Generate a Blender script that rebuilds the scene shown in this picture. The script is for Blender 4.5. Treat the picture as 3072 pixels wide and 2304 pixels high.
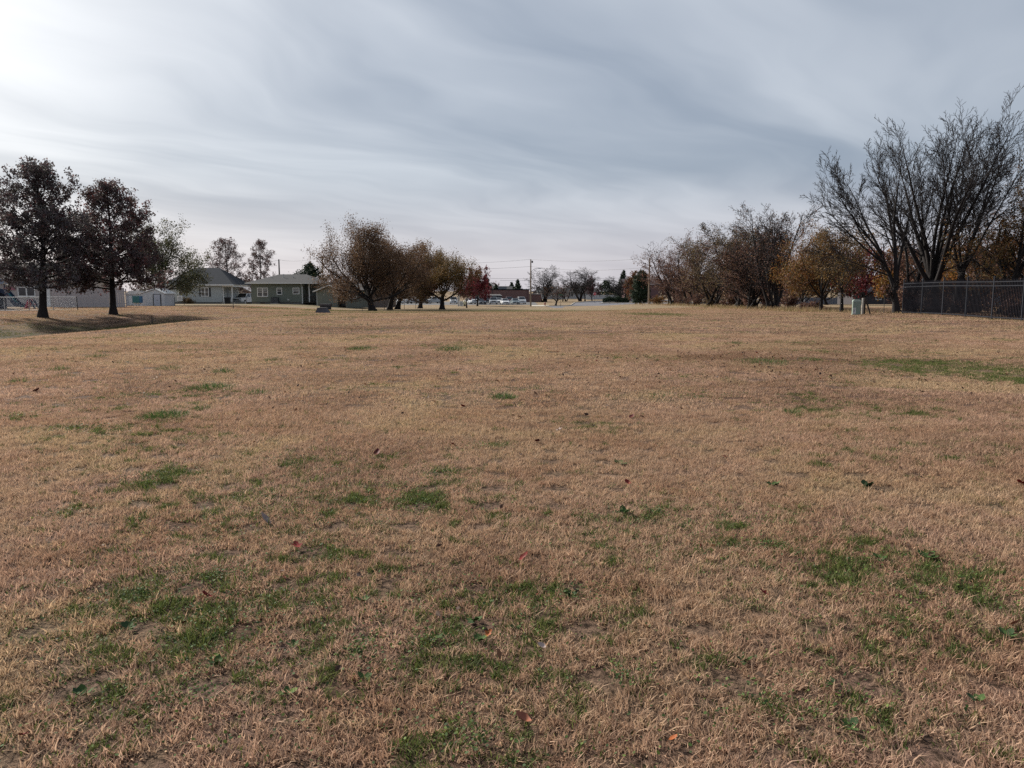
import bpy, bmesh, math, random
import numpy as np
from mathutils import Vector, Matrix, Euler

for o in list(bpy.data.objects):
    bpy.data.objects.remove(o, do_unlink=True)
scene = bpy.context.scene
col = scene.collection

# ------------------------------------------------------------------ camera
PW, PH, F = 3072.0, 2304.0, 2300.0          # photograph size and focal length in pixels
HORIZON, CAM_H = 872.0, 1.5
PITCH = math.atan((PH / 2 - HORIZON) / F)
cam_d = bpy.data.cameras.new('camera')
cam = bpy.data.objects.new('camera', cam_d)
col.objects.link(cam)
cam.location = (0, 0, CAM_H)
cam.rotation_euler = (math.pi / 2 - PITCH, 0, 0)
cam_d.sensor_fit = 'HORIZONTAL'
cam_d.sensor_width = 36.0
cam_d.lens = F / PW * 36.0
cam_d.clip_start = 0.05
cam_d.clip_end = 6000
scene.camera = cam

# ------------------------------------------------------------------ sky and sun
SUN_AZ, SUN_EL = math.radians(-50), math.radians(31)
SUN_DIR = Vector((math.sin(SUN_AZ) * math.cos(SUN_EL), math.cos(SUN_AZ) * math.cos(SUN_EL), math.sin(SUN_EL)))
SKY_STRENGTH = 0.10
world = bpy.data.worlds.new('World')
scene.world = world
world.use_nodes = True


class NT:
    """small helper that adds and wires shader nodes"""
    def __init__(self, tree, clear=True):
        self.t = tree
        if clear:
            tree.nodes.clear()

    def n(self, typ, **kw):
        nd = self.t.nodes.new(typ)
        for k, v in kw.items():
            if k.startswith('i_'):
                key = k[2:]
                key = int(key) if key.isdigit() else key.replace('_', ' ')
                s = nd.inputs[key]
                if hasattr(v, 'is_output'):
                    self.t.links.new(v, s)
                else:
                    s.default_value = v
            else:
                setattr(nd, k, v)
        return nd

    def link(self, a, b):
        self.t.links.new(a, b)

    def math(self, op, a, b=None, c=None, clamp=False):
        nd = self.t.nodes.new('ShaderNodeMath')
        nd.operation = op
        nd.use_clamp = clamp
        for i, v in enumerate((a, b, c)):
            if v is None:
                continue
            if hasattr(v, 'is_output'):
                self.t.links.new(v, nd.inputs[i])
            else:
                nd.inputs[i].default_value = v
        return nd.outputs[0]

    def vmath(self, op, a, b=None):
        nd = self.t.nodes.new('ShaderNodeVectorMath')
        nd.operation = op
        for i, v in enumerate((a, b)):
            if v is None:
                continue
            if hasattr(v, 'is_output'):
                self.t.links.new(v, nd.inputs[i])
            else:
                nd.inputs[i].default_value = v
        return nd

    def mix(self, fac, a, b, typ='MIX'):
        nd = self.t.nodes.new('ShaderNodeMix')
        nd.data_type = 'RGBA'
        nd.blend_type = typ
        for s, v in ((nd.inputs[0], fac), (nd.inputs[6], a), (nd.inputs[7], b)):
            if hasattr(v, 'is_output'):
                self.t.links.new(v, s)
            elif isinstance(v, (int, float)):
                s.default_value = v
            else:
                s.default_value = (*v[:3], 1)
        return nd.outputs[2]

    def remap(self, v, a, b, c=0.0, d=1.0, smooth=True):
        nd = self.t.nodes.new('ShaderNodeMapRange')
        nd.interpolation_type = 'SMOOTHSTEP' if smooth else 'LINEAR'
        self.t.links.new(v, nd.inputs[0])
        for i, x in enumerate((a, b, c, d)):
            nd.inputs[i + 1].default_value = x
        return nd.outputs[0]

    def noise(self, vec, scale, detail=4.0, rough=0.55, dist=0.0):
        nd = self.t.nodes.new('ShaderNodeTexNoise')
        self.t.links.new(vec, nd.inputs['Vector'])
        nd.inputs['Scale'].default_value = scale
        nd.inputs['Detail'].default_value = detail
        nd.inputs['Roughness'].default_value = rough
        nd.inputs['Distortion'].default_value = dist
        return nd.outputs[0]


w = NT(world.node_tree)
tc = w.n('ShaderNodeTexCoord')
dirv = w.vmath('NORMALIZE', tc.outputs['Generated']).outputs[0]
sep = w.n('ShaderNodeSeparateXYZ', i_0=dirv)
elev = w.math('MAXIMUM', sep.outputs[2], 0.0)
den = w.math('ADD', elev, 0.10)
cu = w.math('DIVIDE', sep.outputs[0], den)
cv = w.math('DIVIDE', sep.outputs[1], den)
# the cloud sheet seen in perspective; streaks run along one wind direction
ca, sa = math.cos(math.radians(47)), math.sin(math.radians(47))
along = w.math('ADD', w.math('MULTIPLY', cu, ca), w.math('MULTIPLY', cv, sa))
across = w.math('SUBTRACT', w.math('MULTIPLY', cv, ca), w.math('MULTIPLY', cu, sa))
plan = w.n('ShaderNodeCombineXYZ', i_0=cu, i_1=cv, i_2=3.7).outputs[0]
warp = w.noise(plan, 0.55, 3, 0.5)
across_w = w.math('ADD', across, w.math('MULTIPLY', w.math('SUBTRACT', warp, 0.5), 1.5))
streak_v = w.n('ShaderNodeCombineXYZ', i_0=w.math('MULTIPLY', along, 0.34), i_1=across_w, i_2=1.3).outputs[0]
streak = w.noise(streak_v, 1.15, 4, 0.5, 0.2)
fine_v = w.n('ShaderNodeCombineXYZ', i_0=w.math('MULTIPLY', along, 0.2), i_1=across_w, i_2=9.0).outputs[0]
fine = w.noise(fine_v, 4.2, 5, 0.6, 0.3)
broad = w.noise(plan, 0.42, 3, 0.5)
body = w.math('ADD', w.math('MULTIPLY', streak, 0.62), w.math('MULTIPLY', broad, 0.30))
body = w.math('ADD', body, w.math('MULTIPLY', fine, 0.06))
bright = w.remap(body, 0.33, 0.68)
# forward scattering round the veiled sun
sdot = w.vmath('DOT_PRODUCT', dirv, tuple(SUN_DIR)).outputs[1]
glow = w.math('POWER', w.math('MAXIMUM', sdot, 0.0), 8.0)
glow2 = w.math('POWER', w.math('MAXIMUM', sdot, 0.0), 60.0)
cloud = w.mix(bright, (0.200, 0.236, 0.292), (0.400, 0.430, 0.474))
low = w.remap(elev, 0.015, 0.16, 1.0, 0.0)
cloud = w.mix(w.math('MULTIPLY', low, 0.62), cloud, (0.475, 0.437, 0.475))
gl = w.math('ADD', w.math('MULTIPLY', glow, 0.47), w.math('MULTIPLY', glow2, 0.6))
glc = w.mix(1.0, w.n('ShaderNodeCombineColor', i_0=gl, i_1=gl, i_2=gl).outputs[0], (1.0, 0.955, 0.86), 'MULTIPLY')
veil = w.math('ADD', 0.55, w.math('MULTIPLY', bright, 0.6))
glc = w.mix(1.0, glc, w.n('ShaderNodeCombineColor', i_0=veil, i_1=veil, i_2=veil).outputs[0], 'MULTIPLY')
cloud = w.mix(1.0, cloud, glc, 'ADD')
k = 1.0 / SKY_STRENGTH
cloud = w.mix(1.0, cloud, (k, k, k), 'MULTIPLY')
sky = w.n('ShaderNodeTexSky', sky_type='NISHITA', sun_disc=False, sun_elevation=SUN_EL,
          sun_rotation=SUN_AZ, air_density=1.0, dust_density=1.5, ozone_density=1.0)
final = w.mix(0.90, sky.outputs[0], cloud)
bg = w.n('ShaderNodeBackground', i_Color=final, i_Strength=SKY_STRENGTH)
w.link(bg.outputs[0], w.n('ShaderNodeOutputWorld').inputs[0])

sun_d = bpy.data.lights.new('sun', 'SUN')
sun_d.energy = 5.0
sun_d.angle = math.radians(4.5)
sun_d.color = (1.0, 0.93, 0.83)
sun = bpy.data.objects.new('sun', sun_d)
col.objects.link(sun)
sun.location = SUN_DIR * 50
sun.rotation_euler = SUN_DIR.to_track_quat('Z', 'Y').to_euler()

scene.view_settings.view_transform = 'Standard'
scene.view_settings.look = 'None'
scene.view_settings.gamma = 1.0
scene.view_settings.use_curve_mapping = False
scene.view_settings.exposure = 0.58
scene.render.engine = 'CYCLES'
scene.cycles.max_bounces = 4
scene.cycles.diffuse_bounces = 2
scene.cycles.transparent_max_bounces = 4
scene.cycles.use_denoising = False
scene.cycles.sample_clamp_indirect = 2.0
scene.cycles.sample_clamp_direct = 5.0


# ------------------------------------------------------------------ terrain
def _s(t):
    t = np.clip(t, 0, 1)
    return t * t * (3 - 2 * t)


def _interp(y, ys, zs):
    return np.interp(y, ys, zs)


def terrain(x, y):
    x = np.asarray(x, float)
    y = np.asarray(y, float)
    zc = _interp(y, [0, 30, 45, 60, 92, 120, 150, 190, 300], [0, 0, -.08, -.32, -.86, -1.3, -1.85, -1.85, -1.85])
    zr = _interp(y, [0, 37, 50, 62, 75, 102, 140, 172, 300], [0.05, .12, .05, -.22, -.33, -.54, -.95, -1.85, -1.85])
    zl = _interp(y, [0, 57, 75, 112, 140, 175, 300], [-.1, -.4, -.12, -.42, -1.1, -1.85, -1.85])
    tl = _s((-17 - x) / 16.0)
    tr = _s((x - 8) / 15.0)
    z = zc * (1 - tl) * (1 - tr) + zl * tl + zr * tr
    # swale to the left of the raised field
    d = _s((-15.0 - x) / 7.5) * _s((x + 37.0) / 9.0)
    along = _s((y + 5) / 8.0) * (1 - _s((y - 47) / 20.0))
    z = z - 0.92 * d * along
    # gentle unevenness
    und = (0.5 + 0.5 * np.sin(x * 0.13 + 1.1) * np.sin(y * 0.11 + .4))
    z = z + 0.025 * np.sin(x * 0.55 + 0.8 * np.sin(y * .21)) * np.sin(y * 0.43 + 1.3) * np.exp(-((y - 25) / 45.0) ** 2) * und * 2
    return z


def tz(x, y):
    return float(terrain(x, y))


def ray(px, py):
    u, v = (px - PW / 2) / F, (py - PH / 2) / F
    c, s = math.cos(PITCH), math.sin(PITCH)
    return Vector((u, c - v * s, -s - v * c))


def at(px, py, Y):
    d = ray(px, py)
    return Vector((0, 0, CAM_H)) + d * (Y / d.y)


def onground(px, Y, py=915):
    p = at(px, py, Y)
    return p.x, Y, tz(p.x, Y)


def ground(px, py):
    """where the ray through a pixel meets the terrain"""
    d = ray(px, py)
    t, dt = 1.5, 0.15
    prev = 0
    while t < 400:
        p = Vector((0, 0, CAM_H)) + d * t
        if p.z <= tz(p.x, p.y):
            lo, hi = prev, t
            for _ in range(14):
                m = (lo + hi) / 2
                p = Vector((0, 0, CAM_H)) + d * m
                if p.z <= tz(p.x, p.y):
                    hi = m
                else:
                    lo = m
            p = Vector((0, 0, CAM_H)) + d * hi
            return p.x, p.y, tz(p.x, p.y)
        prev = t
        t += dt
        dt *= 1.01
    p = Vector((0, 0, CAM_H)) + d * t
    return p.x, p.y, tz(p.x, p.y)


# ------------------------------------------------------------------ object helpers
def tag(o, label=None, cat=None, group=None, kind=None):
    if label:
        o['label'] = label
    if cat:
        o['category'] = cat
    if group:
        o['group'] = group
    if kind:
        o['kind'] = kind
    return o


def empty(name, loc=(0, 0, 0), rz=0.0, label=None, cat=None, group=None):
    o = bpy.data.objects.new(name, None)
    o.empty_display_size = 0.2
    col.objects.link(o)
    o.location = loc
    o.rotation_euler = (0, 0, rz)
    return tag(o, label, cat, group)


def fastmesh(name, V, faces4=None, faces3=None, smooth=False):
    me = bpy.data.meshes.new(name)
    V = np.asarray(V, np.float32).reshape(-1, 3)
    n4 = 0 if faces4 is None else len(faces4)
    n3 = 0 if faces3 is None else len(faces3)
    me.vertices.add(len(V))
    me.vertices.foreach_set('co', V.ravel())
    idx = []
    if n4:
        idx.append(np.asarray(faces4, np.int32).ravel())
    if n3:
        idx.append(np.asarray(faces3, np.int32).ravel())
    idx = np.concatenate(idx)
    me.loops.add(len(idx))
    me.loops.foreach_set('vertex_index', idx)
    tot = np.concatenate([np.full(n4, 4, np.int32), np.full(n3, 3, np.int32)])
    start = np.concatenate([[0], np.cumsum(tot)[:-1]]).astype(np.int32)
    me.polygons.add(n4 + n3)
    me.polygons.foreach_set('loop_start', start)
    me.polygons.foreach_set('loop_total', tot)
    if smooth:
        me.polygons.foreach_set('use_smooth', np.ones(n4 + n3, bool))
    me.update(calc_edges=True)
    return me


def vcol(me, name, C):
    a = me.attributes.new(name, 'FLOAT_COLOR', 'POINT')
    C = np.asarray(C, np.float32)
    if C.shape[1] == 3:
        C = np.concatenate([C, np.ones((len(C), 1), np.float32)], 1)
    a.data.foreach_set('color', C.ravel())


def link_mesh(name, me, m, parent=None, loc=None):
    o = bpy.data.objects.new(name, me)
    col.objects.link(o)
    if m is not None and len(me.materials) == 0:
        me.materials.append(m)
    if parent is not None:
        o.parent = parent
    if loc is not None:
        o.location = loc
    return o


class MB:
    """collects simple solids, then links them as one mesh object"""
    def __init__(self):
        self.v, self.f = [], []

    def poly(self, pts, faces):
        b = len(self.v)
        self.v += [tuple(p) for p in pts]
        self.f += [tuple(b + i for i in f) for f in faces]
        return self

    def box(self, x0, x1, y0, y1, z0, z1):
        P = [(x0, y0, z0), (x1, y0, z0), (x1, y1, z0), (x0, y1, z0), (x0, y0, z1), (x1, y0, z1), (x1, y1, z1), (x0, y1, z1)]
        return self.poly(P, [(3, 2, 1, 0), (4, 5, 6, 7), (0, 1, 5, 4), (1, 2, 6, 5), (2, 3, 7, 6), (3, 0, 4, 7)])

    def hexa(self, P):
        return self.poly(P, [(3, 2, 1, 0), (4, 5, 6, 7), (0, 1, 5, 4), (1, 2, 6, 5), (2, 3, 7, 6), (3, 0, 4, 7)])

    def prism(self, prof, a, b, axis='x'):
        """extrude a 2-D outline between a and b along an axis"""
        n = len(prof)
        mk = {'x': lambda p, t: (t, p[0], p[1]), 'y': lambda p, t: (p[0], t, p[1]), 'z': lambda p, t: (p[0], p[1], t)}[axis]
        P = [mk(p, a) for p in prof] + [mk(p, b) for p in prof]
        F_ = [tuple(range(n)), tuple(range(2 * n - 1, n - 1, -1))]
        F_ += [(i, n + i, n + (i + 1) % n, (i + 1) % n) for i in range(n)]
        return self.poly(P, F_)

    def tube(self, pts, radii, sides=8, cap=True):
        pts = [Vector(p) for p in pts]
        if not hasattr(radii, '__len__'):
            radii = [radii] * len(pts)
        b = len(self.v)
        for i, p in enumerate(pts):
            t = (pts[min(i + 1, len(pts) - 1)] - pts[max(i - 1, 0)]).normalized()
            ref = Vector((0, 0, 1)) if abs(t.z) < 0.9 else Vector((1, 0, 0))
            u = t.cross(ref).normalized()
            v = t.cross(u)
            for k_ in range(sides):
                a = 2 * math.pi * k_ / sides
                self.v.append(tuple(p + (u * math.cos(a) + v * math.sin(a)) * radii[i]))
        for i in range(len(pts) - 1):
            for k_ in range(sides):
                k2 = (k_ + 1) % sides
                self.f.append((b + i * sides + k_, b + i * sides + k2, b + (i + 1) * sides + k2, b + (i + 1) * sides + k_))
        if cap:
            self.f.append(tuple(b + k_ for k_ in range(sides)))
            e = b + (len(pts) - 1) * sides
            self.f.append(tuple(e + k_ for k_ in reversed(range(sides))))
        return self

    def mesh(self, name):
        me = bpy.data.meshes.new(name)
        me.from_pydata(self.v, [], self.f)
        bm = bmesh.new()
        bm.from_mesh(me)
        bmesh.ops.recalc_face_normals(bm, faces=bm.faces)
        bm.to_mesh(me)
        bm.free()
        return me

    def build(self, name, m, parent=None, loc=None, smooth=False):
        me = self.mesh(name)
        if smooth:
            for p in me.polygons:
                p.use_smooth = True
        return link_mesh(name, me, m, parent, loc)


# ------------------------------------------------------------------ materials
MATS = {}


def pmat(name, c, rough=0.8, var=0.18, scale=4.0, metal=0.0, bump=0.0, spec=0.4, stretch=(1, 1, 1), dirt=None):
    """principled material whose colour wanders with an object-space noise"""
    if name in MATS:
        return MATS[name]
    m = bpy.data.materials.new(name)
    m.use_nodes = True
    t = NT(m.node_tree)
    tco = t.n('ShaderNodeTexCoord')
    mp = t.n('ShaderNodeMapping', i_0=tco.outputs['Object'])
    mp.inputs['Scale'].default_value = stretch
    n1 = t.noise(mp.outputs[0], scale, 5, 0.6)
    n2 = t.noise(mp.outputs[0], scale * 0.23, 3, 0.5)
    nn = t.math('ADD', t.math('MULTIPLY', n1, 0.6), t.math('MULTIPLY', n2, 0.4))
    f = t.remap(nn, 0.3, 0.7)
    lo = tuple(max(0, x * (1 - var)) for x in c)
    hi = tuple(min(1, x * (1 + var)) for x in c)
    cc = t.mix(f, lo, hi)
    if dirt:
        cc = t.mix(t.math('MULTIPLY', t.remap(n2, 0.48, 0.62), dirt[1]), cc, dirt[0])
    b = t.n('ShaderNodeBsdfPrincipled', i_Base_Color=cc, i_Roughness=rough, i_Metallic=metal)
    b.inputs['Specular IOR Level'].default_value = spec
    if bump:
        bp = t.n('ShaderNodeBump', i_Strength=bump, i_Distance=0.02, i_Height=n1)
        t.link(bp.outputs[0], b.inputs['Normal'])
    t.link(b.outputs[0], t.n('ShaderNodeOutputMaterial').inputs[0])
    MATS[name] = m
    return m


def leafmat(name, trans=0.3, rough=0.7):
    """leaf: colour stored per leaf, a little light passes through"""
    if name in MATS:
        return MATS[name]
    m = bpy.data.materials.new(name)
    m.use_nodes = True
    t = NT(m.node_tree)
    a = t.n('ShaderNodeAttribute', attribute_name='leaf_colour')
    d = t.n('ShaderNodeBsdfPrincipled', i_Base_Color=a.outputs[0], i_Roughness=rough)
    d.inputs['Specular IOR Level'].default_value = 0.2
    tr = t.n('ShaderNodeBsdfTranslucent', i_Color=a.outputs[0])
    mx = t.n('ShaderNodeMixShader', i_0=trans)
    t.link(d.outputs[0], mx.inputs[1])
    t.link(tr.outputs[0], mx.inputs[2])
    t.link(mx.outputs[0], t.n('ShaderNodeOutputMaterial').inputs[0])
    MATS[name] = m
    return m


# greener patches of the lawn, with the middle trees' shadow painted in as green: centre x, y, radius x, y, strength, seen at these pixels of the field
GREENS = []


def green_px(px, py, wpx, hpx, s):
    x, y, z = ground(px, py)
    x1, y1, _ = ground(px, py - hpx)
    GREENS.append((x, y, wpx / F * y, max(abs(y1 - y), 0.12), s))


for a in ((2850, 1105, 230, 26, 1.1), (3060, 1135, 150, 30, .9), (2700, 1090, 160, 14, .7), (480, 1440, 100, 40, .8), (1260, 1500, 110, 45, .55), (1320, 1420, 60, 22, .7),
          (960, 1660, 150, 45, .55), (440, 1790, 120, 40, .55), (640, 1740, 90, 35, .6), (1730, 1790, 80, 28, .5), (700, 1850, 190, 60, .4), (1400, 2220, 120, 60, .45),
          (1060, 1960, 90, 40, .5), (1290, 1930, 120, 40, .45), (2960, 1800, 150, 60, .5), (2260, 2100, 130, 60, .35), (2320, 1640, 90, 24, .4),
          (1960, 943, 90, 6, .7), (300, 990, 260, 9, .8), (60, 1002, 160, 10, .9), (880, 946, 190, 5, .45), (1050, 952, 100, 4, .35), (1500, 930, 420, 3.5, .5),
          (700, 1850, 700, 260, .40), (1500, 1890, 520, 190, .40), (2650, 1730, 480, 160, .36), (900, 1480, 620, 120, .34), (300, 2150, 500, 200, .30), (2500, 2150, 600, 200, .32), (2000, 1600, 500, 120, .30), (1500, 2230, 500, 120, .32), (230, 1290, 170, 14, .4), (860, 1390, 110, 24, .35), (1480, 1340, 90, 16, .35), (1960, 1540, 50, 18, .4), (60, 1250, 90, 10, .35), (2480, 930, 40, 4, .4),
          (820, 925, 130, 3, .5), (640, 960, 120, 4, .4), (200, 1540, 120, 30, .3), (2050, 1190, 170, 14, .22), (560, 2100, 200, 60, .3), (1900, 2050, 90, 40, .3)):
    green_px(*a)
GREENS += [(-27, 40, 5.0, 8, 1.3), (-23.5, 40, 3.2, 7, 1.6), (-24.5, 50, 3.0, 7, 1.4), (-14, 70, 12, 3.0, .65), (-14, 84, 9, 5, 1.2), (-3, 84, 12, 5, 1.3), (-34, 104, 14, 5, .9)]  # bands before the middle trees: green grass plus their cast shadow, painted as colour
# darker, redder thin patches
BROWNS = []
for (px, py, wpx, hpx, s) in ((2280, 1075, 380, 26, .8), (2500, 1030, 260, 10, .45), (1020, 985, 190, 7, .7), (400, 975, 160, 9, .5), (2300, 1150, 330, 20, .4),
                              (1620, 1010, 300, 8, .3), (900, 1130, 300, 20, .25)):
    x, y, z = ground(px, py)
    x1, y1, _ = ground(px, py - hpx)
    BROWNS.append((x, y, wpx / F * y, max(abs(y1 - y), 0.12), s))


def lawn_nodes(t, ylo=-9, yhi=999):
    """tan, straw, rust and green of a dormant lawn as a function of the place on the ground"""
    g = t.n('ShaderNodeNewGeometry')
    pos = g.outputs['Position']
    sp = t.n('ShaderNodeSeparateXYZ', i_0=pos)
    flat = t.n('ShaderNodeCombineXYZ', i_0=sp.outputs[0], i_1=sp.outputs[1], i_2=0.0).outputs[0]
    big = t.noise(flat, 0.16, 2, 0.62, 0.6)
    mid = t.noise(flat, 0.75, 3, 0.62, 0.4)
    sml = t.noise(flat, 4.5, 2, 0.62)
    c = t.mix(t.remap(big, 0.38, 0.64), (0.500, 0.332, 0.262), (0.485, 0.352, 0.234))
    c = t.mix(t.math('MULTIPLY', t.remap(mid, 0.46, 0.62), 0.75), c, (0.370, 0.220, 0.150))
    c = t.mix(t.math('MULTIPLY', t.remap(sml, 0.52, 0.72), 0.6), c, (0.58, 0.430, 0.275))

    patch = t.noise(flat, 0.30, 3, 0.6, 0.9)
    c = t.mix(t.math('MULTIPLY', t.remap(patch, 0.50, 0.63), 0.75), c, (0.300, 0.185, 0.140))
    c = t.mix(t.math('MULTIPLY', t.remap(patch, 0.47, 0.35), 0.65), c, (0.520, 0.405, 0.240))

    def blobs(lst):
        tot = None
        for (x, y, rx, ry, s) in lst:
            if y + 2.2 * ry < ylo or y - 2.2 * ry > yhi:
                continue
            ax = t.math('MULTIPLY', t.math('SUBTRACT', sp.outputs[0], x), 1.0 / rx)
            ay = t.math('MULTIPLY', t.math('SUBTRACT', sp.outputs[1], y), 1.0 / ry)
            r2 = t.math('ADD', t.math('MULTIPLY', ax, ax), t.math('MULTIPLY', ay, ay))
            e = t.math('MULTIPLY', t.math('POWER', 2.0, t.math('MULTIPLY', r2, -1.6)), s * 1.55)
            tot = e if tot is None else t.math('MAXIMUM', tot, e)
        return t.math('ADD', 0.0, 0.0) if tot is None else tot
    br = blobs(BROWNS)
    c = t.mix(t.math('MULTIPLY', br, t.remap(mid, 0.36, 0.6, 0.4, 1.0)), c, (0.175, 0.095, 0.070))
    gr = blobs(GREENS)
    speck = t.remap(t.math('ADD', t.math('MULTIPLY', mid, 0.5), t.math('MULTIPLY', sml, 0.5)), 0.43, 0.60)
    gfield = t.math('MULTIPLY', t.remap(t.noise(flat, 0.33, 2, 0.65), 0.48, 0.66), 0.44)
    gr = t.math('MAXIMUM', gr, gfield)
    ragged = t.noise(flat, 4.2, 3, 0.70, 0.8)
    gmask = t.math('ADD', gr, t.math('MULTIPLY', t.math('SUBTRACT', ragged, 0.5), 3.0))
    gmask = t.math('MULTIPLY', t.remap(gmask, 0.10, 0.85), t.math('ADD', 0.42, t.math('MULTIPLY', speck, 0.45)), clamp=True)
    return c, gmask, flat, sml, mid


def ground_material():
    m = bpy.data.materials.new('dormant_lawn')
    m.use_nodes = True
    t = NT(m.node_tree)
    c, gmask, flat, sml, mid = lawn_nodes(t, 24, 999)
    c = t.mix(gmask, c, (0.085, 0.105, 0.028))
    fine = t.noise(flat, 26.0, 5, 0.7)
    vfine = t.noise(flat, 110.0, 3, 0.7)
    # thatch: bare soil and shed blades between the standing grass
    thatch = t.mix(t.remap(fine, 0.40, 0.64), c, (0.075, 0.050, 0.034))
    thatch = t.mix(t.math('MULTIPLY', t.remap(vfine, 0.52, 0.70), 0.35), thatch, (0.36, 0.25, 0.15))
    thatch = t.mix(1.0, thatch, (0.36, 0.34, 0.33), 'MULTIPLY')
    sy = t.n('ShaderNodeSeparateXYZ', i_0=flat).outputs[1]
    sward = t.mix(0.70, c, (0.125, 0.102, 0.055))
    c = t.mix(t.remap(sy, 60.0, 95.0), thatch, sward)
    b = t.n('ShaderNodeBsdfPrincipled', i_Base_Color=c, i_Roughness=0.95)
    b.inputs['Specular IOR Level'].default_value = 0.1
    h = t.math('ADD', t.math('MULTIPLY', fine, 0.6), t.math('MULTIPLY', vfine, 0.25))
    h = t.math('ADD', h, t.math('MULTIPLY', sml, 1.5))
    bp = t.n('ShaderNodeBump', i_Strength=0.9, i_Distance=0.05, i_Height=h)
    t.link(bp.outputs[0], b.inputs['Normal'])
    t.link(b.outputs[0], t.n('ShaderNodeOutputMaterial').inputs[0])
    return m


def blade_material(ylo, yhi):
    m = bpy.data.materials.new('dry_blades')
    m.use_nodes = True
    t = NT(m.node_tree)
    c, gmask, flat, sml, mid = lawn_nodes(t, ylo, yhi)
    a = t.n('ShaderNodeAttribute', attribute_name='blade')
    s = t.n('ShaderNodeSeparateColor', i_0=a.outputs[0])
    c = t.mix(t.remap(s.outputs[0], 0.0, 1.0, 0.0, 0.55, False), c, (0.60, 0.405, 0.235))
    c = t.mix(t.math('MULTIPLY', t.remap(s.outputs[0], 0.55, 0.1), 0.6), c, (0.30, 0.165, 0.100))
    isg = t.math('LESS_THAN', s.outputs[2], t.math('ADD', t.math('MULTIPLY', gmask, 1.15), 0.05))
    gc = t.mix(s.outputs[0], (0.052, 0.085, 0.022), (0.185, 0.200, 0.060))
    c = t.mix(isg, c, gc)
    val = t.remap(s.outputs[1], 0.0, 1.0, 0.52, 1.30, False)
    c = t.mix(1.0, c, t.n('ShaderNodeCombineColor', i_0=val, i_1=val, i_2=val).outputs[0], 'MULTIPLY')
    d = t.n('ShaderNodeBsdfPrincipled', i_Base_Color=c, i_Roughness=0.75)
    d.inputs['Specular IOR Level'].default_value = 0.25
    tr = t.n('ShaderNodeBsdfTranslucent', i_Color=c)
    mx = t.n('ShaderNodeMixShader', i_0=0.38)
    t.link(d.outputs[0], mx.inputs[1])
    t.link(tr.outputs[0], mx.inputs[2])
    t.link(mx.outputs[0], t.n('ShaderNodeOutputMaterial').inputs[0])
    return m


def brick_material():
    m = bpy.data.materials.new('brick_wall')
    m.use_nodes = True
    t = NT(m.node_tree)
    tco = t.n('ShaderNodeTexCoord')
    mp = t.n('ShaderNodeMapping', i_0=tco.outputs['Object'])
    mp.inputs['Rotation'].default_value = (math.pi / 2, 0, 0)
    b = t.n('ShaderNodeTexBrick', i_0=mp.outputs[0], i_Scale=4.5)
    b.inputs['Color1'].default_value = (0.17, 0.075, 0.065, 1)
    b.inputs['Color2'].default_value = (0.12, 0.055, 0.05, 1)
    b.inputs['Mortar'].default_value = (0.2, 0.17, 0.15, 1)
    p = t.n('ShaderNodeBsdfPrincipled', i_Base_Color=b.outputs[0], i_Roughness=0.9)
    t.link(p.outputs[0], t.n('ShaderNodeOutputMaterial').inputs[0])
    return m


def shingle_material(name, c):
    m = bpy.data.materials.new(name)
    m.use_nodes = True
    t = NT(m.node_tree)
    tco = t.n('ShaderNodeTexCoord')
    b = t.n('ShaderNodeTexBrick', i_0=tco.outputs['Object'], i_Scale=3.0)
    b.inputs['Color1'].default_value = (*c, 1)
    b.inputs['Color2'].default_value = (*[x * .72 for x in c], 1)
    b.inputs['Mortar'].default_value = (*[x * .5 for x in c], 1)
    b.inputs['Mortar Size'].default_value = 0.012
    n = t.noise(tco.outputs['Object'], 1.2, 4, .6)
    cc = t.mix(t.math('MULTIPLY', n, 0.6), b.outputs[0], [x * 1.3 for x in c])
    p = t.n('ShaderNodeBsdfPrincipled', i_Base_Color=cc, i_Roughness=0.95)
    p.inputs['Specular IOR Level'].default_value = 0.1
    t.link(p.outputs[0], t.n('ShaderNodeOutputMaterial').inputs[0])
    return m


def glass_material():
    m = bpy.data.materials.new('window_glass')
    m.use_nodes = True
    t = NT(m.node_tree)
    tco = t.n('ShaderNodeTexCoord')
    n = t.noise(tco.outputs['Object'], 1.5, 2, .5)
    c = t.mix(n, (0.02, 0.024, 0.03), (0.06, 0.065, 0.075))
    p = t.n('ShaderNodeBsdfPrincipled', i_Base_Color=c, i_Roughness=0.08)
    p.inputs['Specular IOR Level'].default_value = 0.6
    t.link(p.outputs[0], t.n('ShaderNodeOutputMaterial').inputs[0])
    return m


GLASS = glass_material()
BRICK = brick_material()
BARK = pmat('bark', (0.016, 0.013, 0.013), 0.95, 0.4, 6.0, bump=0.6, stretch=(1, 1, .25))
BARK_GREY = pmat('bark_grey', (0.055, 0.050, 0.047), 0.95, 0.35, 6.0, bump=0.6, stretch=(1, 1, .25))
TWIG = pmat('twig', (0.020, 0.016, 0.016), 0.9, 0.25, 3.0)
TWIG_RED = pmat('twig_red', (0.058, 0.036, 0.036), 0.9, 0.25, 3.0)
LEAF = leafmat('autumn_leaf', 0.30)
NEEDLE = leafmat('needle', 0.08)
ASPHALT = pmat('asphalt', (0.105, 0.105, 0.122), 0.9, 0.18, 0.6, bump=0.2)
CONCRETE = pmat('concrete', (0.40, 0.37, 0.32), 0.9, 0.15, 1.2)
WOODPOLE = pmat('pole_wood', (0.20, 0.155, 0.115), 0.9, 0.3, 3.0, stretch=(1, 1, .1))
DARKPOST = pmat('dark_post', (0.035, 0.033, 0.032), 0.7, 0.3, 5.0)
STEEL = pmat('galvanised_steel', (0.42, 0.44, 0.45), 0.45, 0.12, 3.0, metal=0.6)
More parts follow.
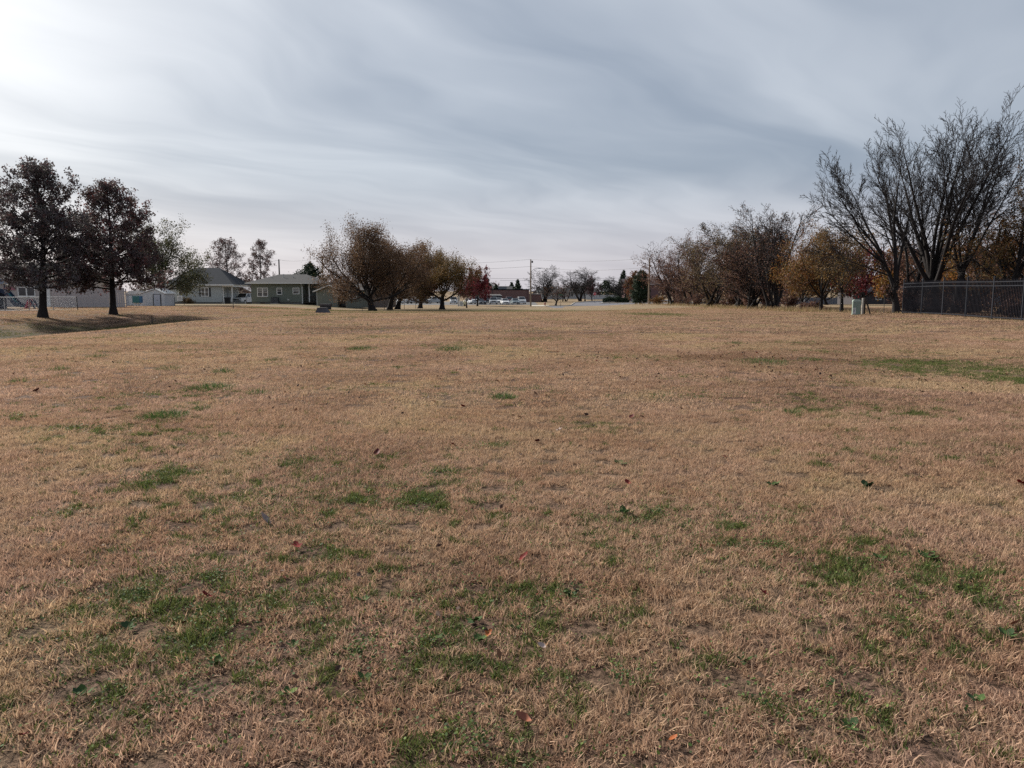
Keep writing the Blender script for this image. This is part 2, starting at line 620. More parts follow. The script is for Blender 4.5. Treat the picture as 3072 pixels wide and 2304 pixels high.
BLACKSTEEL = pmat('black_steel', (0.012, 0.012, 0.016), 0.9, 0.25, 5.0, spec=0.05)
GREYRAIL = pmat('grey_fence_paint', (0.022, 0.024, 0.031), 0.85, 0.15, 5.0, spec=0.15)
WHITE = pmat('white_paint', (0.74, 0.74, 0.72), 0.6, 0.06, 3.0)
WIRE = pmat('cable', (0.05, 0.05, 0.055), 0.6, 0.1, 3.0)
RUBBER = pmat('rubber', (0.02, 0.02, 0.021), 0.85, 0.2, 5.0)

# ------------------------------------------------------------------ the ground
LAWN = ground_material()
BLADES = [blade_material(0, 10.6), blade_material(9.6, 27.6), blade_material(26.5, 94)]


def stretch_axis(lo, hi, step, far, grow=1.35):
    a = list(np.arange(lo, hi + 1e-6, step))
    s, v = step, hi
    while v < far:
        s *= grow
        v += s
        a.append(v)
    s, v = step, lo
    pre = []
    while v > -far:
        s *= grow
        v -= s
        pre.append(v)
    return np.array(pre[::-1] + a)


gx = stretch_axis(-62, 62, 1.0, 3200)
gy = stretch_axis(-6, 262, 1.0, 3600)
GX, GY = np.meshgrid(gx, gy)
GZ = terrain(GX, GY)
nx, ny = len(gx), len(gy)
ii = np.arange(nx * ny).reshape(ny, nx)
q = np.stack([ii[:-1, :-1], ii[:-1, 1:], ii[1:, 1:], ii[1:, :-1]], -1).reshape(-1, 4)
gm = fastmesh('ground', np.stack([GX, GY, GZ], -1), q, smooth=True)
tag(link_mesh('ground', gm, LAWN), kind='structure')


def sheet(name, pts, m, z):
    """flat paved sheet with a small thickness on the level ground beyond the field"""
    mb = MB()
    mb.prism([(p[0], p[1]) for p in pts], z - 0.15, z, 'z')
    return tag(mb.build(name, m), kind='structure')


ZF = -1.85
sheet('road', [(8.6, 141), (21.5, 141), (23.5, 165), (33, 187), (48, 196), (120, 204), (120, 222), (46, 216), (31, 210), (22.5, 199), (24.5, 212),
               (34, 231), (60, 262), (110, 300), (98, 312), (50, 280), (26, 246), (17.6, 213), (13.6, 176), (12.0, 169), (7.5, 166)], ASPHALT, ZF + 0.03)
sheet('parking_lot', [(-58, 182), (5.5, 182), (6.5, 192), (6.5, 236), (-58, 236)], pmat('worn_asphalt', (0.10, 0.098, 0.10), 0.9, 0.15, .4), ZF + 0.026)
sheet('driveway', [(-41.5, 126), (-37.5, 126), (-37.0, 150), (-41.5, 150)], CONCRETE, tz(-39, 138) + 0.05)
sheet('pavement', [(4.5, 166), (8.4, 166), (8.4, 178), (4.5, 178)], CONCRETE, ZF + 0.05)


def kerb(pts, closed=False):
    mb = MB()
    for a, b in zip(pts[:-1], pts[1:]):
        a, b = Vector((*a, 0)), Vector((*b, 0))
        d = (b - a).normalized()
        n = Vector((-d.y, d.x, 0)) * 0.10
        e = d * 0.03
        lo, hi = ZF - 0.1, ZF + 0.17
        P = [a - n - e, b - n + e, b + n + e, a + n - e]
        mb.hexa([(p.x, p.y, lo) for p in P] + [(p.x, p.y, hi) for p in P])
    return tag(mb.build('kerb', CONCRETE), kind='structure')


kerb([(7.2, 165.6), (11.9, 168.6), (13.4, 175.8), (17.3, 213), (25.6, 246), (49.6, 280.4)])
kerb([(21.8, 141), (23.8, 164.8), (33.2, 186.6), (48.2, 195.6), (119, 203.5)])
kerb([(60.2, 261.6), (34.3, 230.6), (24.9, 211.6), (23.1, 199.6), (31, 210.6), (46, 216.6), (119, 222.6)])


# ------------------------------------------------------------------ grass
def blade_patch(seed, size, count, width, lmin, lmax, matted=0.55, zone=0):
    """a square of curved grass blades, three triangles each"""
    r = np.random.default_rng(seed)
    n = count
    # blades stand in small tufts
    nt = max(8, n // 9)
    tx = r.uniform(-size / 2, size / 2, (nt, 2))
    tlean = r.normal(0, 1, (nt, 2))
    which = r.integers(0, nt, n)
    base = tx[which] + r.normal(0, 0.016 if size < 0.8 else 0.026, (n, 2))
    L = r.uniform(lmin, lmax, n) * r.uniform(.55, 1.15, nt)[which]
    lean = tlean[which] * 0.50 + r.normal(0, matted * .75, (n, 2))
    straw = r.random(n) < .07
    L[straw] *= 1.7
    lean[straw] *= 3.0
    d1 = np.concatenate([lean * 0.6, np.ones((n, 1))], 1)
    d1 /= np.linalg.norm(d1, axis=1, keepdims=True)
    d2 = np.concatenate([lean * 1.05 + r.normal(0, .22, (n, 2)), r.uniform(0.25, 1.0, (n, 1))], 1)
    d2 /= np.linalg.norm(d2, axis=1, keepdims=True)
    p0 = np.concatenate([base, np.full((n, 1), -0.012)], 1)
    p1 = p0 + d1 * (L * 0.5)[:, None]
    p2 = p1 + d2 * (L * 0.5)[:, None]
    ang = r.uniform(0, 2 * np.pi, n)
    s = np.stack([np.cos(ang), np.sin(ang), np.zeros(n)], 1) * (width * r.uniform(.6, 1.2, n) / 2)[:, None]
    V = np.stack([p0 - s, p0 + s, p1 + s * .85, p1 - s * .85, p2], 1).reshape(-1, 3)
    b = np.arange(n)[:, None] * 5
    me = fastmesh('dry_grass_patch', V, b + np.array([0, 1, 2, 3]), b + np.array([3, 2, 4]))
    C = np.stack([.6 * r.random(nt)[which] + .4 * r.random(n), .5 * r.random(nt)[which] + .5 * r.random(n), .55 * r.random(nt)[which] + .45 * r.random(n)], 1)
    vcol(me, 'blade', np.repeat(C, 5, 0))
    me.materials.append(BLADES[zone])
    return me


def instancer(name, P, ROT, IDX, SCL, sources, label):
    """one object that places copies of small source meshes at its points"""
    me = bpy.data.meshes.new(name)
    me.vertices.add(len(P))
    me.vertices.foreach_set('co', np.asarray(P, np.float32).ravel())
    a = me.attributes.new('rot', 'FLOAT_VECTOR', 'POINT')
    a.data.foreach_set('vector', np.asarray(ROT, np.float32).ravel())
    a = me.attributes.new('idx', 'INT', 'POINT')
    a.data.foreach_set('value', np.asarray(IDX, np.int32))
    a = me.attributes.new('scl', 'FLOAT', 'POINT')
    a.data.foreach_set('value', np.asarray(SCL, np.float32))
    me.update()
    src = bpy.data.collections.new(name + '_sources')
    for i, s in enumerate(sources):
        so = bpy.data.objects.new('%s_source_%02d' % (name, i), s)
        src.objects.link(so)
    ng = bpy.data.node_groups.new(name + '_nodes', 'GeometryNodeTree')
    ng.interface.new_socket('Geometry', in_out='INPUT', socket_type='NodeSocketGeometry')
    ng.interface.new_socket('Geometry', in_out='OUTPUT', socket_type='NodeSocketGeometry')
    N = ng.nodes
    gi, go = N.new('NodeGroupInput'), N.new('NodeGroupOutput')
    ci = N.new('GeometryNodeCollectionInfo')
    ci.inputs['Collection'].default_value = src
    ci.inputs['Separate Children'].default_value = True
    ci.inputs['Reset Children'].default_value = True
    iop = N.new('GeometryNodeInstanceOnPoints')
    iop.inputs['Pick Instance'].default_value = True

    def attr(nm, dt):
        nd = N.new('GeometryNodeInputNamedAttribute')
        nd.data_type = dt
        nd.inputs['Name'].default_value = nm
        return nd.outputs['Attribute']
    lk = ng.links.new
    lk(gi.outputs[0], iop.inputs['Points'])
    lk(ci.outputs[0], iop.inputs['Instance'])
    lk(attr('idx', 'INT'), iop.inputs['Instance Index'])
    e2r = N.new('FunctionNodeEulerToRotation')
    lk(attr('rot', 'FLOAT_VECTOR'), e2r.inputs[0])
    lk(e2r.outputs[0], iop.inputs['Rotation'])
    lk(attr('scl', 'FLOAT'), iop.inputs['Scale'])
    lk(iop.outputs[0], go.inputs[0])
    o = bpy.data.objects.new(name, me)
    col.objects.link(o)
    md = o.modifiers.new('scatter', 'NODES')
    md.node_group = ng
    return tag(o, label, 'grass', kind='stuff')


def grass_ring(cell, y0, y1, seed, nvar, extra, xmin=-99, xmax=99):
    r = np.random.default_rng(seed)
    xs = np.arange(-0.74 * y1 - extra, 0.74 * y1 + extra, cell)
    ys = np.arange(y0, y1, cell)
    X, Y = np.meshgrid(xs, ys)
    X, Y = X.ravel(), Y.ravel()
    keep = (np.abs(X) < 0.74 * Y + extra) & (X > xmin) & (X < xmax)
    X, Y = X[keep], Y[keep]
    Z = terrain(X, Y)
    e = 0.3
    nxv = -(terrain(X + e, Y) - terrain(X - e, Y)) / (2 * e)
    nyv = -(terrain(X, Y + e) - terrain(X, Y - e)) / (2 * e)
    rot = []
    spin = r.integers(0, 4, len(X)) * (math.pi / 2)
    for i in range(len(X)):
        qn = Vector((nxv[i], nyv[i], 1.0)).to_track_quat('Z', 'Y')
        rot.append((qn.to_matrix() @ Matrix.Rotation(float(spin[i]), 3, 'Z')).to_euler()[:])
    return np.stack([X, Y, Z], 1), rot, r.integers(0, nvar, len(X)), r.uniform(.94, 1.12, len(X))


near_src = [blade_patch(10 + i, 0.5, 3900, 0.0052, 0.028, 0.066) for i in range(6)]
mid_src = [blade_patch(30 + i, 1.0, 5600, 0.0085, 0.028, 0.060, zone=1) for i in range(5)]
far_src = [blade_patch(50 + i, 2.0, 4200, 0.013, 0.030, 0.070, zone=2) for i in range(4)]
P_, R_, I_, S_ = grass_ring(0.5, 1.0, 10.0, 1, 6, 1.5)
instancer('dry_grass', P_, R_, I_, S_, near_src, 'short tan dormant grass closest to the viewer along the bottom of the photo')
P_, R_, I_, S_ = grass_ring(1.0, 10.25, 27.0, 2, 5, 1.5)
instancer('dry_grass', P_, R_, I_, S_, mid_src, 'short tan dormant grass of the middle of the field')
P_, R_, I_, S_ = grass_ring(2.0, 28.0, 92.0, 3, 4, 2.0, -46, 60)
instancer('dry_grass', P_, R_, I_, S_, far_src, 'short tan dormant grass of the far field before the houses and trees')


def blades_mesh(name, base, H, lean, width, colours, seed, segs=3):
    """free standing blades: base points, heights, leaning; one mesh"""
    r = np.random.default_rng(seed)
    n = len(base)
    base = np.asarray(base, float)
    H = np.asarray(H, float)
    ang = r.uniform(0, 2 * np.pi, n)
    ld = np.asarray(lean, float)
    rows = []
    sdir = np.stack([np.cos(ang), np.sin(ang), np.zeros(n)], 1)
    for i in range(segs + 1):
        t = i / segs
        p = base.copy()
        p[:, 0] += ld[:, 0] * H * t ** 1.7
        p[:, 1] += ld[:, 1] * H * t ** 1.7
        p[:, 2] += H * (t - 0.25 * t * t * np.minimum(1.5, np.linalg.norm(ld, axis=1)))
        w_ = (width * (1 - t ** 1.5 * 0.97) / 2)
        rows.append(p - sdir * w_[:, None] if hasattr(w_, '__len__') else p - sdir * w_)
        rows.append(p + sdir * w_[:, None] if hasattr(w_, '__len__') else p + sdir * w_)
    V = np.stack(rows, 1)
    k_ = 2 * (segs + 1)
    b = np.arange(n)[:, None, None] * k_
    fq = np.array([[2 * i, 2 * i + 1, 2 * i + 3, 2 * i + 2] for i in range(segs)])[None]
    me = fastmesh(name, V.reshape(-1, 3), (b + fq).reshape(-1, 4))
    cc = np.asarray(colours)[r.integers(0, len(colours), n)] * r.uniform(.75, 1.25, (n, 1))
    vcol(me, 'leaf_colour', np.repeat(cc, k_, 0))
    me.materials.append(LEAF)
    return me


# ------------------------------------------------------------------ trees
def unit(v):
    return v / np.maximum(np.linalg.norm(v, axis=-1, keepdims=True), 1e-9)


def grow(rng, P, D, L, R, levels):
    """grow branches level by level, all branches of a level at once"""
    out = []
    P, D, L, R = (np.asarray(a, float) for a in (P, D, L, R))
    for li, lv in enumerate(levels):
        N, n = len(P), lv['n']
        pts = [P]
        d, p = D, P
        for s in range(n):
            up = np.array([0, 0, 1.0]) * lv.get('up', 0)
            d = unit(d + rng.normal(0, lv['wob'], (N, 3)) + up)
            p = p + d * (L / n)[:, None]
            pts.append(p)
        pts = np.stack(pts, 1)
        tt = np.linspace(0, 1, n + 1)
        rad = R[:, None] * (1 - (1 - lv.get('rend', .35)) * tt[None] ** lv.get('rpow', 1.0))
        out.append((pts, rad))
        if 'k' not in lv or li == len(levels) - 1:
            break
        k_ = lv['k']
        t = lv['t0'] + (lv['t1'] - lv['t0']) * (np.arange(k_)[None] + rng.random((N, k_))) / k_
        t = np.clip(t, 0, 0.999)
        i0 = np.floor(t * n).astype(int)
        fr = t * n - i0
        ar = np.arange(N)[:, None]
        a, b = pts[ar, i0], pts[ar, i0 + 1]
        pos = a + (b - a) * fr[..., None]
        T = unit(b - a)
        rp = rad[ar, i0] * (1 - fr) + rad[ar, i0 + 1] * fr
        ref = rng.normal(0, 1, (N, k_, 3))
        u = unit(np.cross(T, ref))
        if lv.get('even'):
            az = (np.arange(k_)[None] * 2.39996 + rng.random((N, 1)) * 6.28)
            X0 = unit(np.cross(T, np.array([0.3, 1, .2])))
            Y0 = np.cross(T, X0)
            u = X0 * np.cos(az)[..., None] + Y0 * np.sin(az)[..., None]
        ang = np.radians(lv['ang'] + (lv.get('ang1', lv['ang']) - lv['ang']) * (t - lv['t0']) / max(1e-6, lv['t1'] - lv['t0']) + rng.normal(0, lv.get('angv', 8), (N, k_)))
        D2 = T * np.cos(ang)[..., None] + u * np.sin(ang)[..., None]
        if 'prof' in lv:
            xp, fp = lv['prof']
            L2 = np.interp(t, xp, fp) * rng.uniform(.8, 1.12, (N, k_)) * lv['lr']
        else:
            L2 = L[:, None] * lv['lr'] * (1 - lv.get('tf', .5) * t) * rng.uniform(*lv.get('lv', (.65, 1.2)), (N, k_))
        R2 = np.minimum(rp * lv.get('rr', .6), rp * .9) * rng.uniform(.75, 1.1, (N, k_))
        P, D, L, R = pos.reshape(-1, 3), D2.reshape(-1, 3), L2.ravel(), R2.ravel()
    return out


def tubes(levels, sides):
    """skin a list of (points, radii) with tapering tubes -> vertices, quads"""
    VV, FF, off = [], [], 0
    for (pts, rad), s in zip(levels, sides):
        N, m, _ = pts.shape
        T = np.empty_like(pts)
        T[:, 1:-1] = pts[:, 2:] - pts[:, :-2]
        T[:, 0] = pts[:, 1] - pts[:, 0]
        T[:, -1] = pts[:, -1] - pts[:, -2]
        T = unit(T)
        ref = np.where(np.abs(T[:, :1, 2:3]) < .9, np.array([0, 0, 1.0]), np.array([1.0, 0, 0]))
        U = unit(np.cross(T, np.broadcast_to(ref, T.shape)))
        W_ = np.cross(T, U)
        a = np.arange(s) * 2 * np.pi / s
        ring = U[:, :, None] * np.cos(a)[None, None, :, None] + W_[:, :, None] * np.sin(a)[None, None, :, None]
        V = pts[:, :, None] + ring * rad[:, :, None, None]
        idx = off + np.arange(N * m * s).reshape(N, m, s)
        A, B = idx[:, :-1], idx[:, 1:]
        FF.append(np.stack([A, np.roll(A, -1, 2), np.roll(B, -1, 2), B], -1).reshape(-1, 4))
        VV.append(V.reshape(-1, 3))
        off += N * m * s
    return np.concatenate(VV), np.concatenate(FF)


def leaves_mesh(rng, pts, count, size, palette, spread=0.12, flat=0.4, tmin=0.15, colour_by=None, clump=1):
    """diamond leaves strung along the last twigs"""
    N, m, _ = pts.shape
    cnt = count // clump
    tl = np.linalg.norm(pts[:, -1] - pts[:, 0], axis=1)
    bi = rng.choice(N, cnt, p=tl / tl.sum())
    t = rng.uniform(tmin, 1.0, cnt) * (m - 1)
    i0 = np.minimum(t.astype(int), m - 2)
    fr = (t - i0)[:, None]
    c = pts[bi, i0] * (1 - fr) + pts[bi, i0 + 1] * fr
    bi = np.repeat(bi, clump)
    c = np.repeat(c, clump, 0)
    n = len(c)
    c = c + rng.normal(0, spread, (n, 3))
    d = unit(rng.normal(0, 1, (n, 3)) - np.array([0, 0, .3]))
    nn = unit(rng.normal(0, 1, (n, 3)) + np.array([0, 0, flat * 3]))
    sdir = unit(np.cross(d, nn))
    s = size * rng.uniform(.55, 1.25, n)[:, None]
    bend = np.cross(sdir, d) * s * rng.uniform(-.25, .25, (n, 1))
    V = np.stack([c - d * s * .5, c + sdir * s * .33 + bend, c + d * s * .5, c - sdir * s * .33 + bend], 1)
    b = np.arange(n)[:, None] * 4
    me = fastmesh('leaves', V.reshape(-1, 3), b + np.array([0, 1, 2, 3]))
    pal = np.array([p[0] for p in palette], float)
    wt = np.array([p[1] for p in palette], float)
    # leaves on one twig tend to share a tint
    tw = rng.choice(len(pal), N, p=wt / wt.sum())
    pick = np.where(rng.random(n) < .6, tw[bi], rng.choice(len(pal), n, p=wt / wt.sum()))
    C = pal[pick] * rng.uniform(.65, 1.3, (n, 1))
    vcol(me, 'leaf_colour', np.repeat(C, 4, 0))
    return me


OAK_PROF = ([0, .1, .2, .36, .55, .72, .86, .95, 1], [.5, .85, 1.0, 1.0, .94, .80, .58, .36, .2])


def skeleton(kind, rng, H, W, rt, o):
    if kind == 'oak':
        lv = [dict(n=14, wob=.015, up=.03, k=o.get('k', 58), t0=o.get('t0', .185), t1=.985, ang=o.get('a0', 84), ang1=34, angv=6, lr=W / 2, prof=o.get('prof', OAK_PROF), rr=.42, even=1, rend=.12),
              dict(n=6, wob=.07, up=.04, k=8, t0=.22, t1=1, ang=46, angv=10, lr=.52, tf=.55, rr=.6, rend=.25),
              dict(n=4, wob=.11, up=.03, k=6, t0=.2, t1=1, ang=45, angv=14, lr=.55, tf=.4, rr=.6, rend=.3),
              dict(n=1, wob=.15, up=.02, rend=.4)]
        return grow(rng, [(0, 0, 0)], [(0, 0, 1)], [H], [rt], lv), (8, 5, 3, 3)
    if kind == 'spread':
        tf_ = o.get('trunk', .2)
        lv = [dict(n=5, wob=.03, up=.02, k=o.get('k', 7), t0=.6, t1=1, ang=o.get('a0', 62), ang1=o.get('a1', 12), angv=9, lr=.72 / tf_, tf=0, lv=(.86, 1.06), rr=.62, rend=.6, even=1),
              dict(n=9, wob=.09, up=o.get('up', .05), k=11, t0=.16, t1=1, ang=52, angv=13, lr=.55, tf=.45, rr=.55, rend=.2),
              dict(n=6, wob=.12, up=.03, k=7, t0=.2, t1=1, ang=45, angv=14, lr=.52, tf=.4, rr=.55, rend=.25),
              dict(n=4, wob=.14, up=.02, k=5, t0=.15, t1=1, ang=42, angv=14, lr=.6, tf=.3, rr=.6, rend=.3),
              dict(n=1, wob=.16, up=.02, rend=.4)]
        return grow(rng, [(0, 0, -.1)], [o.get('lean', (0, 0, 1))], [H * tf_], [rt], lv), (9, 7, 4, 3, 3)
    if kind == 'vase':
        tf_ = o.get('trunk', .16)
        stems = o.get('stems')
        lv = [dict(n=5, wob=.03, up=.02, k=o.get('k', 5), t0=.62, t1=1, ang=o.get('a0', 30), ang1=o.get('a1', 8), angv=5, lr=.84 / tf_, tf=0, lv=(.86, 1.06), rr=.5, rend=.75, even=1),
              dict(n=14, wob=.034, up=o.get('up', .014), k=12, t0=.2, t1=.98, ang=29, angv=7, lr=.52, tf=.5, rr=.45, rend=.09),
              dict(n=9, wob=.05, up=.012, k=9, t0=.14, t1=.99, ang=31, angv=9, lr=.46, tf=.42, rr=.45, rend=.2),
              dict(n=5, wob=.07, up=.01, k=o.get('kt', 5), t0=.12, t1=1, ang=34, angv=11, lr=.52, tf=.4, rr=.5, rend=.3),
              dict(n=3, wob=.09, up=.01, rend=.4)]
        if stems:
            return grow(rng, [s[0] for s in stems], [s[1] for s in stems], [s[2] * H for s in stems], [s[3] for s in stems], lv[1:]), (8, 5, 3, 3)
        return grow(rng, [(0, 0, -.1)], [o.get('lean', (0, 0, 1))], [H * tf_], [rt], lv), (9, 7, 4, 3, 3)
    if kind == 'thicket':
        ns = o.get('ns', 5)
        P = np.concatenate([rng.normal(0, .35, (ns, 2)), np.full((ns, 1), -.1)], 1)
        D = unit(np.concatenate([rng.normal(0, .20, (ns, 2)), np.ones((ns, 1))], 1))
        lv = [dict(n=10, wob=.055, up=.03, k=13, t0=.16, t1=.98, ang=o.get('ang', 40), angv=10, lr=.42, tf=.5, rr=.5, rend=.15),
              dict(n=6, wob=.08, up=.05, k=8, t0=.12, t1=1, ang=38, angv=12, lr=.5, tf=.45, rr=.5, rend=.25),
              dict(n=4, wob=.11, up=.04, k=5, t0=.1, t1=1, ang=38, angv=12, lr=.55, tf=.35, rr=.6, rend=.35),
              dict(n=1, wob=.12, up=.03, rend=.4)]
        return grow(rng, P, D, rng.uniform(.75, 1.0, ns) * H, np.full(ns, rt) * rng.uniform(.6, 1, ns), lv), (7, 4, 3, 3)
    if kind == 'cedar':
        lv = [dict(n=10, wob=.02, up=.03, k=60, t0=.04, t1=.99, ang=80, ang1=35, angv=8, lr=W / 2, prof=o.get('prof', ([0, .1, .3, .6, .85, 1], [.75, 1, .9, .6, .3, .06])), rr=.3, even=1, rend=.1),
              dict(n=4, wob=.08, up=.02, k=8, t0=.15, t1=1, ang=45, angv=12, lr=.5, tf=.4, rr=.5, rend=.3),
              dict(n=2, wob=.12, rend=.4)]
        return grow(rng, [(0, 0, 0)], [(0, 0, 1)], [H], [rt], lv), (7, 3, 3)
    raise ValueError(kind)


def make_tree(name, label, px, Y, H, W, kind, seed, py=918, group=None, rt=.2, leaves=0, size=.12, pal=None, bark=None, twig=None,
              spread=.1, leafm=None, minr=0.0, fit=True, shift=0.0, tmin=.15, x=None, flat=.4, tlim=None, **o):
    """one tree at its place: trunk and limbs, fine branches, and the leaves of the crown"""
    rng = np.random.default_rng(seed)
    if x is None:
        x = at(px, py, Y).x
    root = empty(name, (x, Y, tz(x, Y) - .03), 0, label, 'tree', group)
    lv, sides = skeleton(kind, rng, H, W, rt, o)
    if fit:
        allp = np.concatenate([a[0].reshape(-1, 3) for a in lv[1:]])
        pc = {'oak': .4, 'cedar': .4, 'vase': 1.0, 'spread': 2.2, 'thicket': 2.8}[kind]
        sx = W / (np.percentile(allp[:, 0], 100 - pc) - np.percentile(allp[:, 0], pc))
        sy = W / (np.percentile(allp[:, 1], 100 - pc) - np.percentile(allp[:, 1], pc))
        sy = min(sy, sx * 1.4)
        sz = H / np.percentile(allp[:, 2], 99.9 if kind in ('oak', 'cedar') else 99.6)
        cx = (np.percentile(allp[:, 0], 100 - pc) + np.percentile(allp[:, 0], pc)) / 2
        new = []
        for pts, rad in lv:
            pts = pts.copy()
            g = np.clip(pts[..., 2] * sz / (H * .45), 0, 1)
            pts[..., 0] = pts[..., 0] * sx + g * (shift - cx * sx)
            pts[..., 1] *= sy
            pts[..., 2] *= sz
            new.append((pts, rad))
        lv = new
    if minr:
        lv = [(p, np.maximum(r, minr)) for p, r in lv]
    # root flare
    p0, r0 = lv[0]
    if p0.shape[0] < 9 and kind != 'cedar':
        zz = np.clip(p0[..., 2], 0, 1.0)
        r0 = r0 * (1 + .55 * np.exp(-zz / .25))
        lv[0] = (p0, r0)
    nmain = 1 if kind in ('oak', 'cedar', 'thicket') else 2
    if kind == 'vase' and o.get('stems'):
        nmain = 1
    V, Q = tubes(lv[:nmain], sides[:nmain])
    link_mesh('trunk', fastmesh('trunk', V, Q, smooth=True), bark or BARK, root)
    rest = lv[nmain:]
    if kind in ('oak', 'spread'):
        zl_ = 1.6 if kind == 'oak' else 1.0
        rest = [(pp[pp[:, :, 2].min(1) > zl_], rr_[pp[:, :, 2].min(1) > zl_]) for pp, rr_ in rest]
    if leaves and Y > 95:
        rest = rest[:-1]          # the finest twigs are lost among the leaves at this distance
    V, Q = tubes(rest, sides[nmain:nmain + len(rest)])
    me = fastmesh('branches', V, Q, smooth=True)
    if leaves:
        link_mesh('branches', me, twig or TWIG, root)
        src = lv[-1][0]
        if kind in ('oak', 'spread'):
            src = src[src[:, :, 2].min(1) > (1.75 if kind == 'oak' else 1.3)]
        if tlim is not None:
            zz = src[:, -1, 2] / H
            src = src[rng.random(len(src)) < np.clip((tlim[1] - zz) / max(1e-6, tlim[1] - tlim[0]), tlim[2] if len(tlim) > 2 else 0, 1)]
        lm = leaves_mesh(rng, src, leaves, size, pal, spread, flat, tmin)
        link_mesh('crown', lm, leafm or LEAF, root)
    else:
        link_mesh('crown', me, twig or TWIG, root)
    return root


OAK_RED = [((.125, .078, .078), 4), ((.105, .084, .088), 4), ((.175, .070, .066), 1.5), ((.11, .095, .082), 3)]
OAK_DUSK = [((.115, .088, .090), 4), ((.100, .088, .094), 4), ((.145, .075, .075), 1.0), ((.115, .108, .096), 3)]
BROWN = [((.160, .095, .052), 4), ((.125, .073, .046), 3), ((.098, .062, .046), 3), ((.20, .125, .055), 1.2)]
GOLD = [((.19, .115, .038), 4), ((.15, .085, .034), 3), ((.11, .074, .035), 3), ((.09, .082, .034), 1.5)]
ORANGE = [((.25, .105, .026), 4), ((.20, .115, .030), 3), ((.13, .06, .026), 3), ((.10, .085, .03), 2)]
RUST = [((.155, .080, .058), 4), ((.115, .065, .058), 4), ((.19, .11, .06), 2)]
OLIVE = [((.145, .105, .050), 4), ((.115, .078, .048), 3), ((.18, .125, .055), 2), ((.12, .07, .05), 2)]
MAROON = [((.13, .024, .030), 4), ((.20, .030, .032), 2), ((.075, .024, .032), 3)]
GREEN = [((.030, .050, .028), 4), ((.022, .038, .026), 4), ((.045, .062, .030), 2)]
WILLOW = [((.10, .105, .045), 4), ((.075, .085, .045), 3), ((.14, .11, .05), 2), ((.06, .065, .045), 3)]
# left of the field
make_tree('oak_tree', 'tallest maroon oak on the left, beside the playground fence', 128, 57, 11.5, 7.4, 'oak', 11, py=948, rt=.28, leaves=32300, size=.185, pal=OAK_DUSK, spread=.13, group='maroon oaks by the swale', tlim=(.55, 1.1, .5))
make_tree('oak_tree', 'maroon oak with low red skirts, standing before the white board fence', 340, 62, 10.5, 7.6, 'oak', 12, py=938, rt=.26, leaves=32300, size=.185, pal=OAK_RED, spread=.13, group='maroon oaks by the swale', tlim=(.5, 1.05, .45))
make_tree('willow_tree', 'thin-leaved olive tree with crooked trunk beside the garden shed', 500, 92, 9.6, 8.2, 'spread', 13, py=915, rt=.33, leaves=22000, size=.18, pal=WILLOW, spread=.22, trunk=.26, a0=66, k=8, bark=BARK_GREY)
make_tree('oak_tree', 'sparse reddish oak behind the pale house with shutters', 690, 128, 11.0, 7.4, 'oak', 14, py=905, rt=.2, leaves=9880, size=.19, pal=OAK_RED, k=34, spread=.14, group='sparse oaks behind the houses')
make_tree('oak_tree', 'narrow pointed oak behind the left end of the green house', 787, 132, 11.0, 5.4, 'oak', 15, py=905, rt=.18, leaves=7980, size=.19, pal=OAK_RED, k=30, spread=.14, group='sparse oaks behind the houses')
make_tree('pine_tree', 'dark green pine behind the roof ridge of the green house', 930, 150, 8.2, 8.4, 'cedar', 16, rt=.2, leaves=14022, size=.3, pal=GREEN, leafm=NEEDLE, spread=.18)
# middle clump
make_tree('locust_tree', 'largest brown-leaved tree with spreading limbs beside the grey-green garage', 1117, 92, 10.5, 10.0, 'spread', 128, py=930, rt=.42, leaves=45114, size=.15, pal=BROWN, trunk=.17, k=14, a0=80, a1=5, up=.035, spread=.34, shift=-.9)
make_tree('locust_tree', 'brown-leaved tree with straight dark trunk just right of the largest one', 1168, 98, 9.4, 8.6, 'spread', 22, py=928, rt=.34, leaves=21874, size=.16, pal=BROWN, spread=.32, trunk=.3, a0=70, shift=.6)
make_tree('locust_tree', 'dark brown-leaved tree third in the middle clump, hiding parked cars', 1192, 110, 9.2, 9.0, 'spread', 23, py=924, rt=.36, leaves=27342, size=.17, pal=RUST, spread=.32, trunk=.24, a0=74, shift=1.2)
make_tree('locust_tree', 'olive-brown tree with short thick trunk behind the middle clump', 1260, 132, 10.8, 9.6, 'spread', 24, py=916, rt=.4, leaves=25633, size=.2, pal=OLIVE, spread=.32, trunk=.16, a0=76)
make_tree('locust_tree', 'golden-brown tree with forked trunk at the right of the middle clump', 1326, 107, 8.9, 8.6, 'spread', 25, py=926, rt=.36, leaves=25975, size=.16, pal=GOLD, spread=.32, trunk=.24, a0=72, shift=.4)
make_tree('maple_tree', 'small tree with thin trunk and russet leaves before the parked cars', 1400, 150, 6.3, 4.2, 'spread', 26, py=917, rt=.14, leaves=4940, size=.2, pal=MAROON, trunk=.34)
make_tree('maple_tree', 'crimson-leaved tree left of the brick building', 1432, 168, 8.4, 5.0, 'spread', 27, py=912, rt=.2, leaves=9880, size=.24, pal=[((.20, .028, .040), 4), ((.12, .03, .04), 3), ((.10, .05, .045), 2)], trunk=.2)
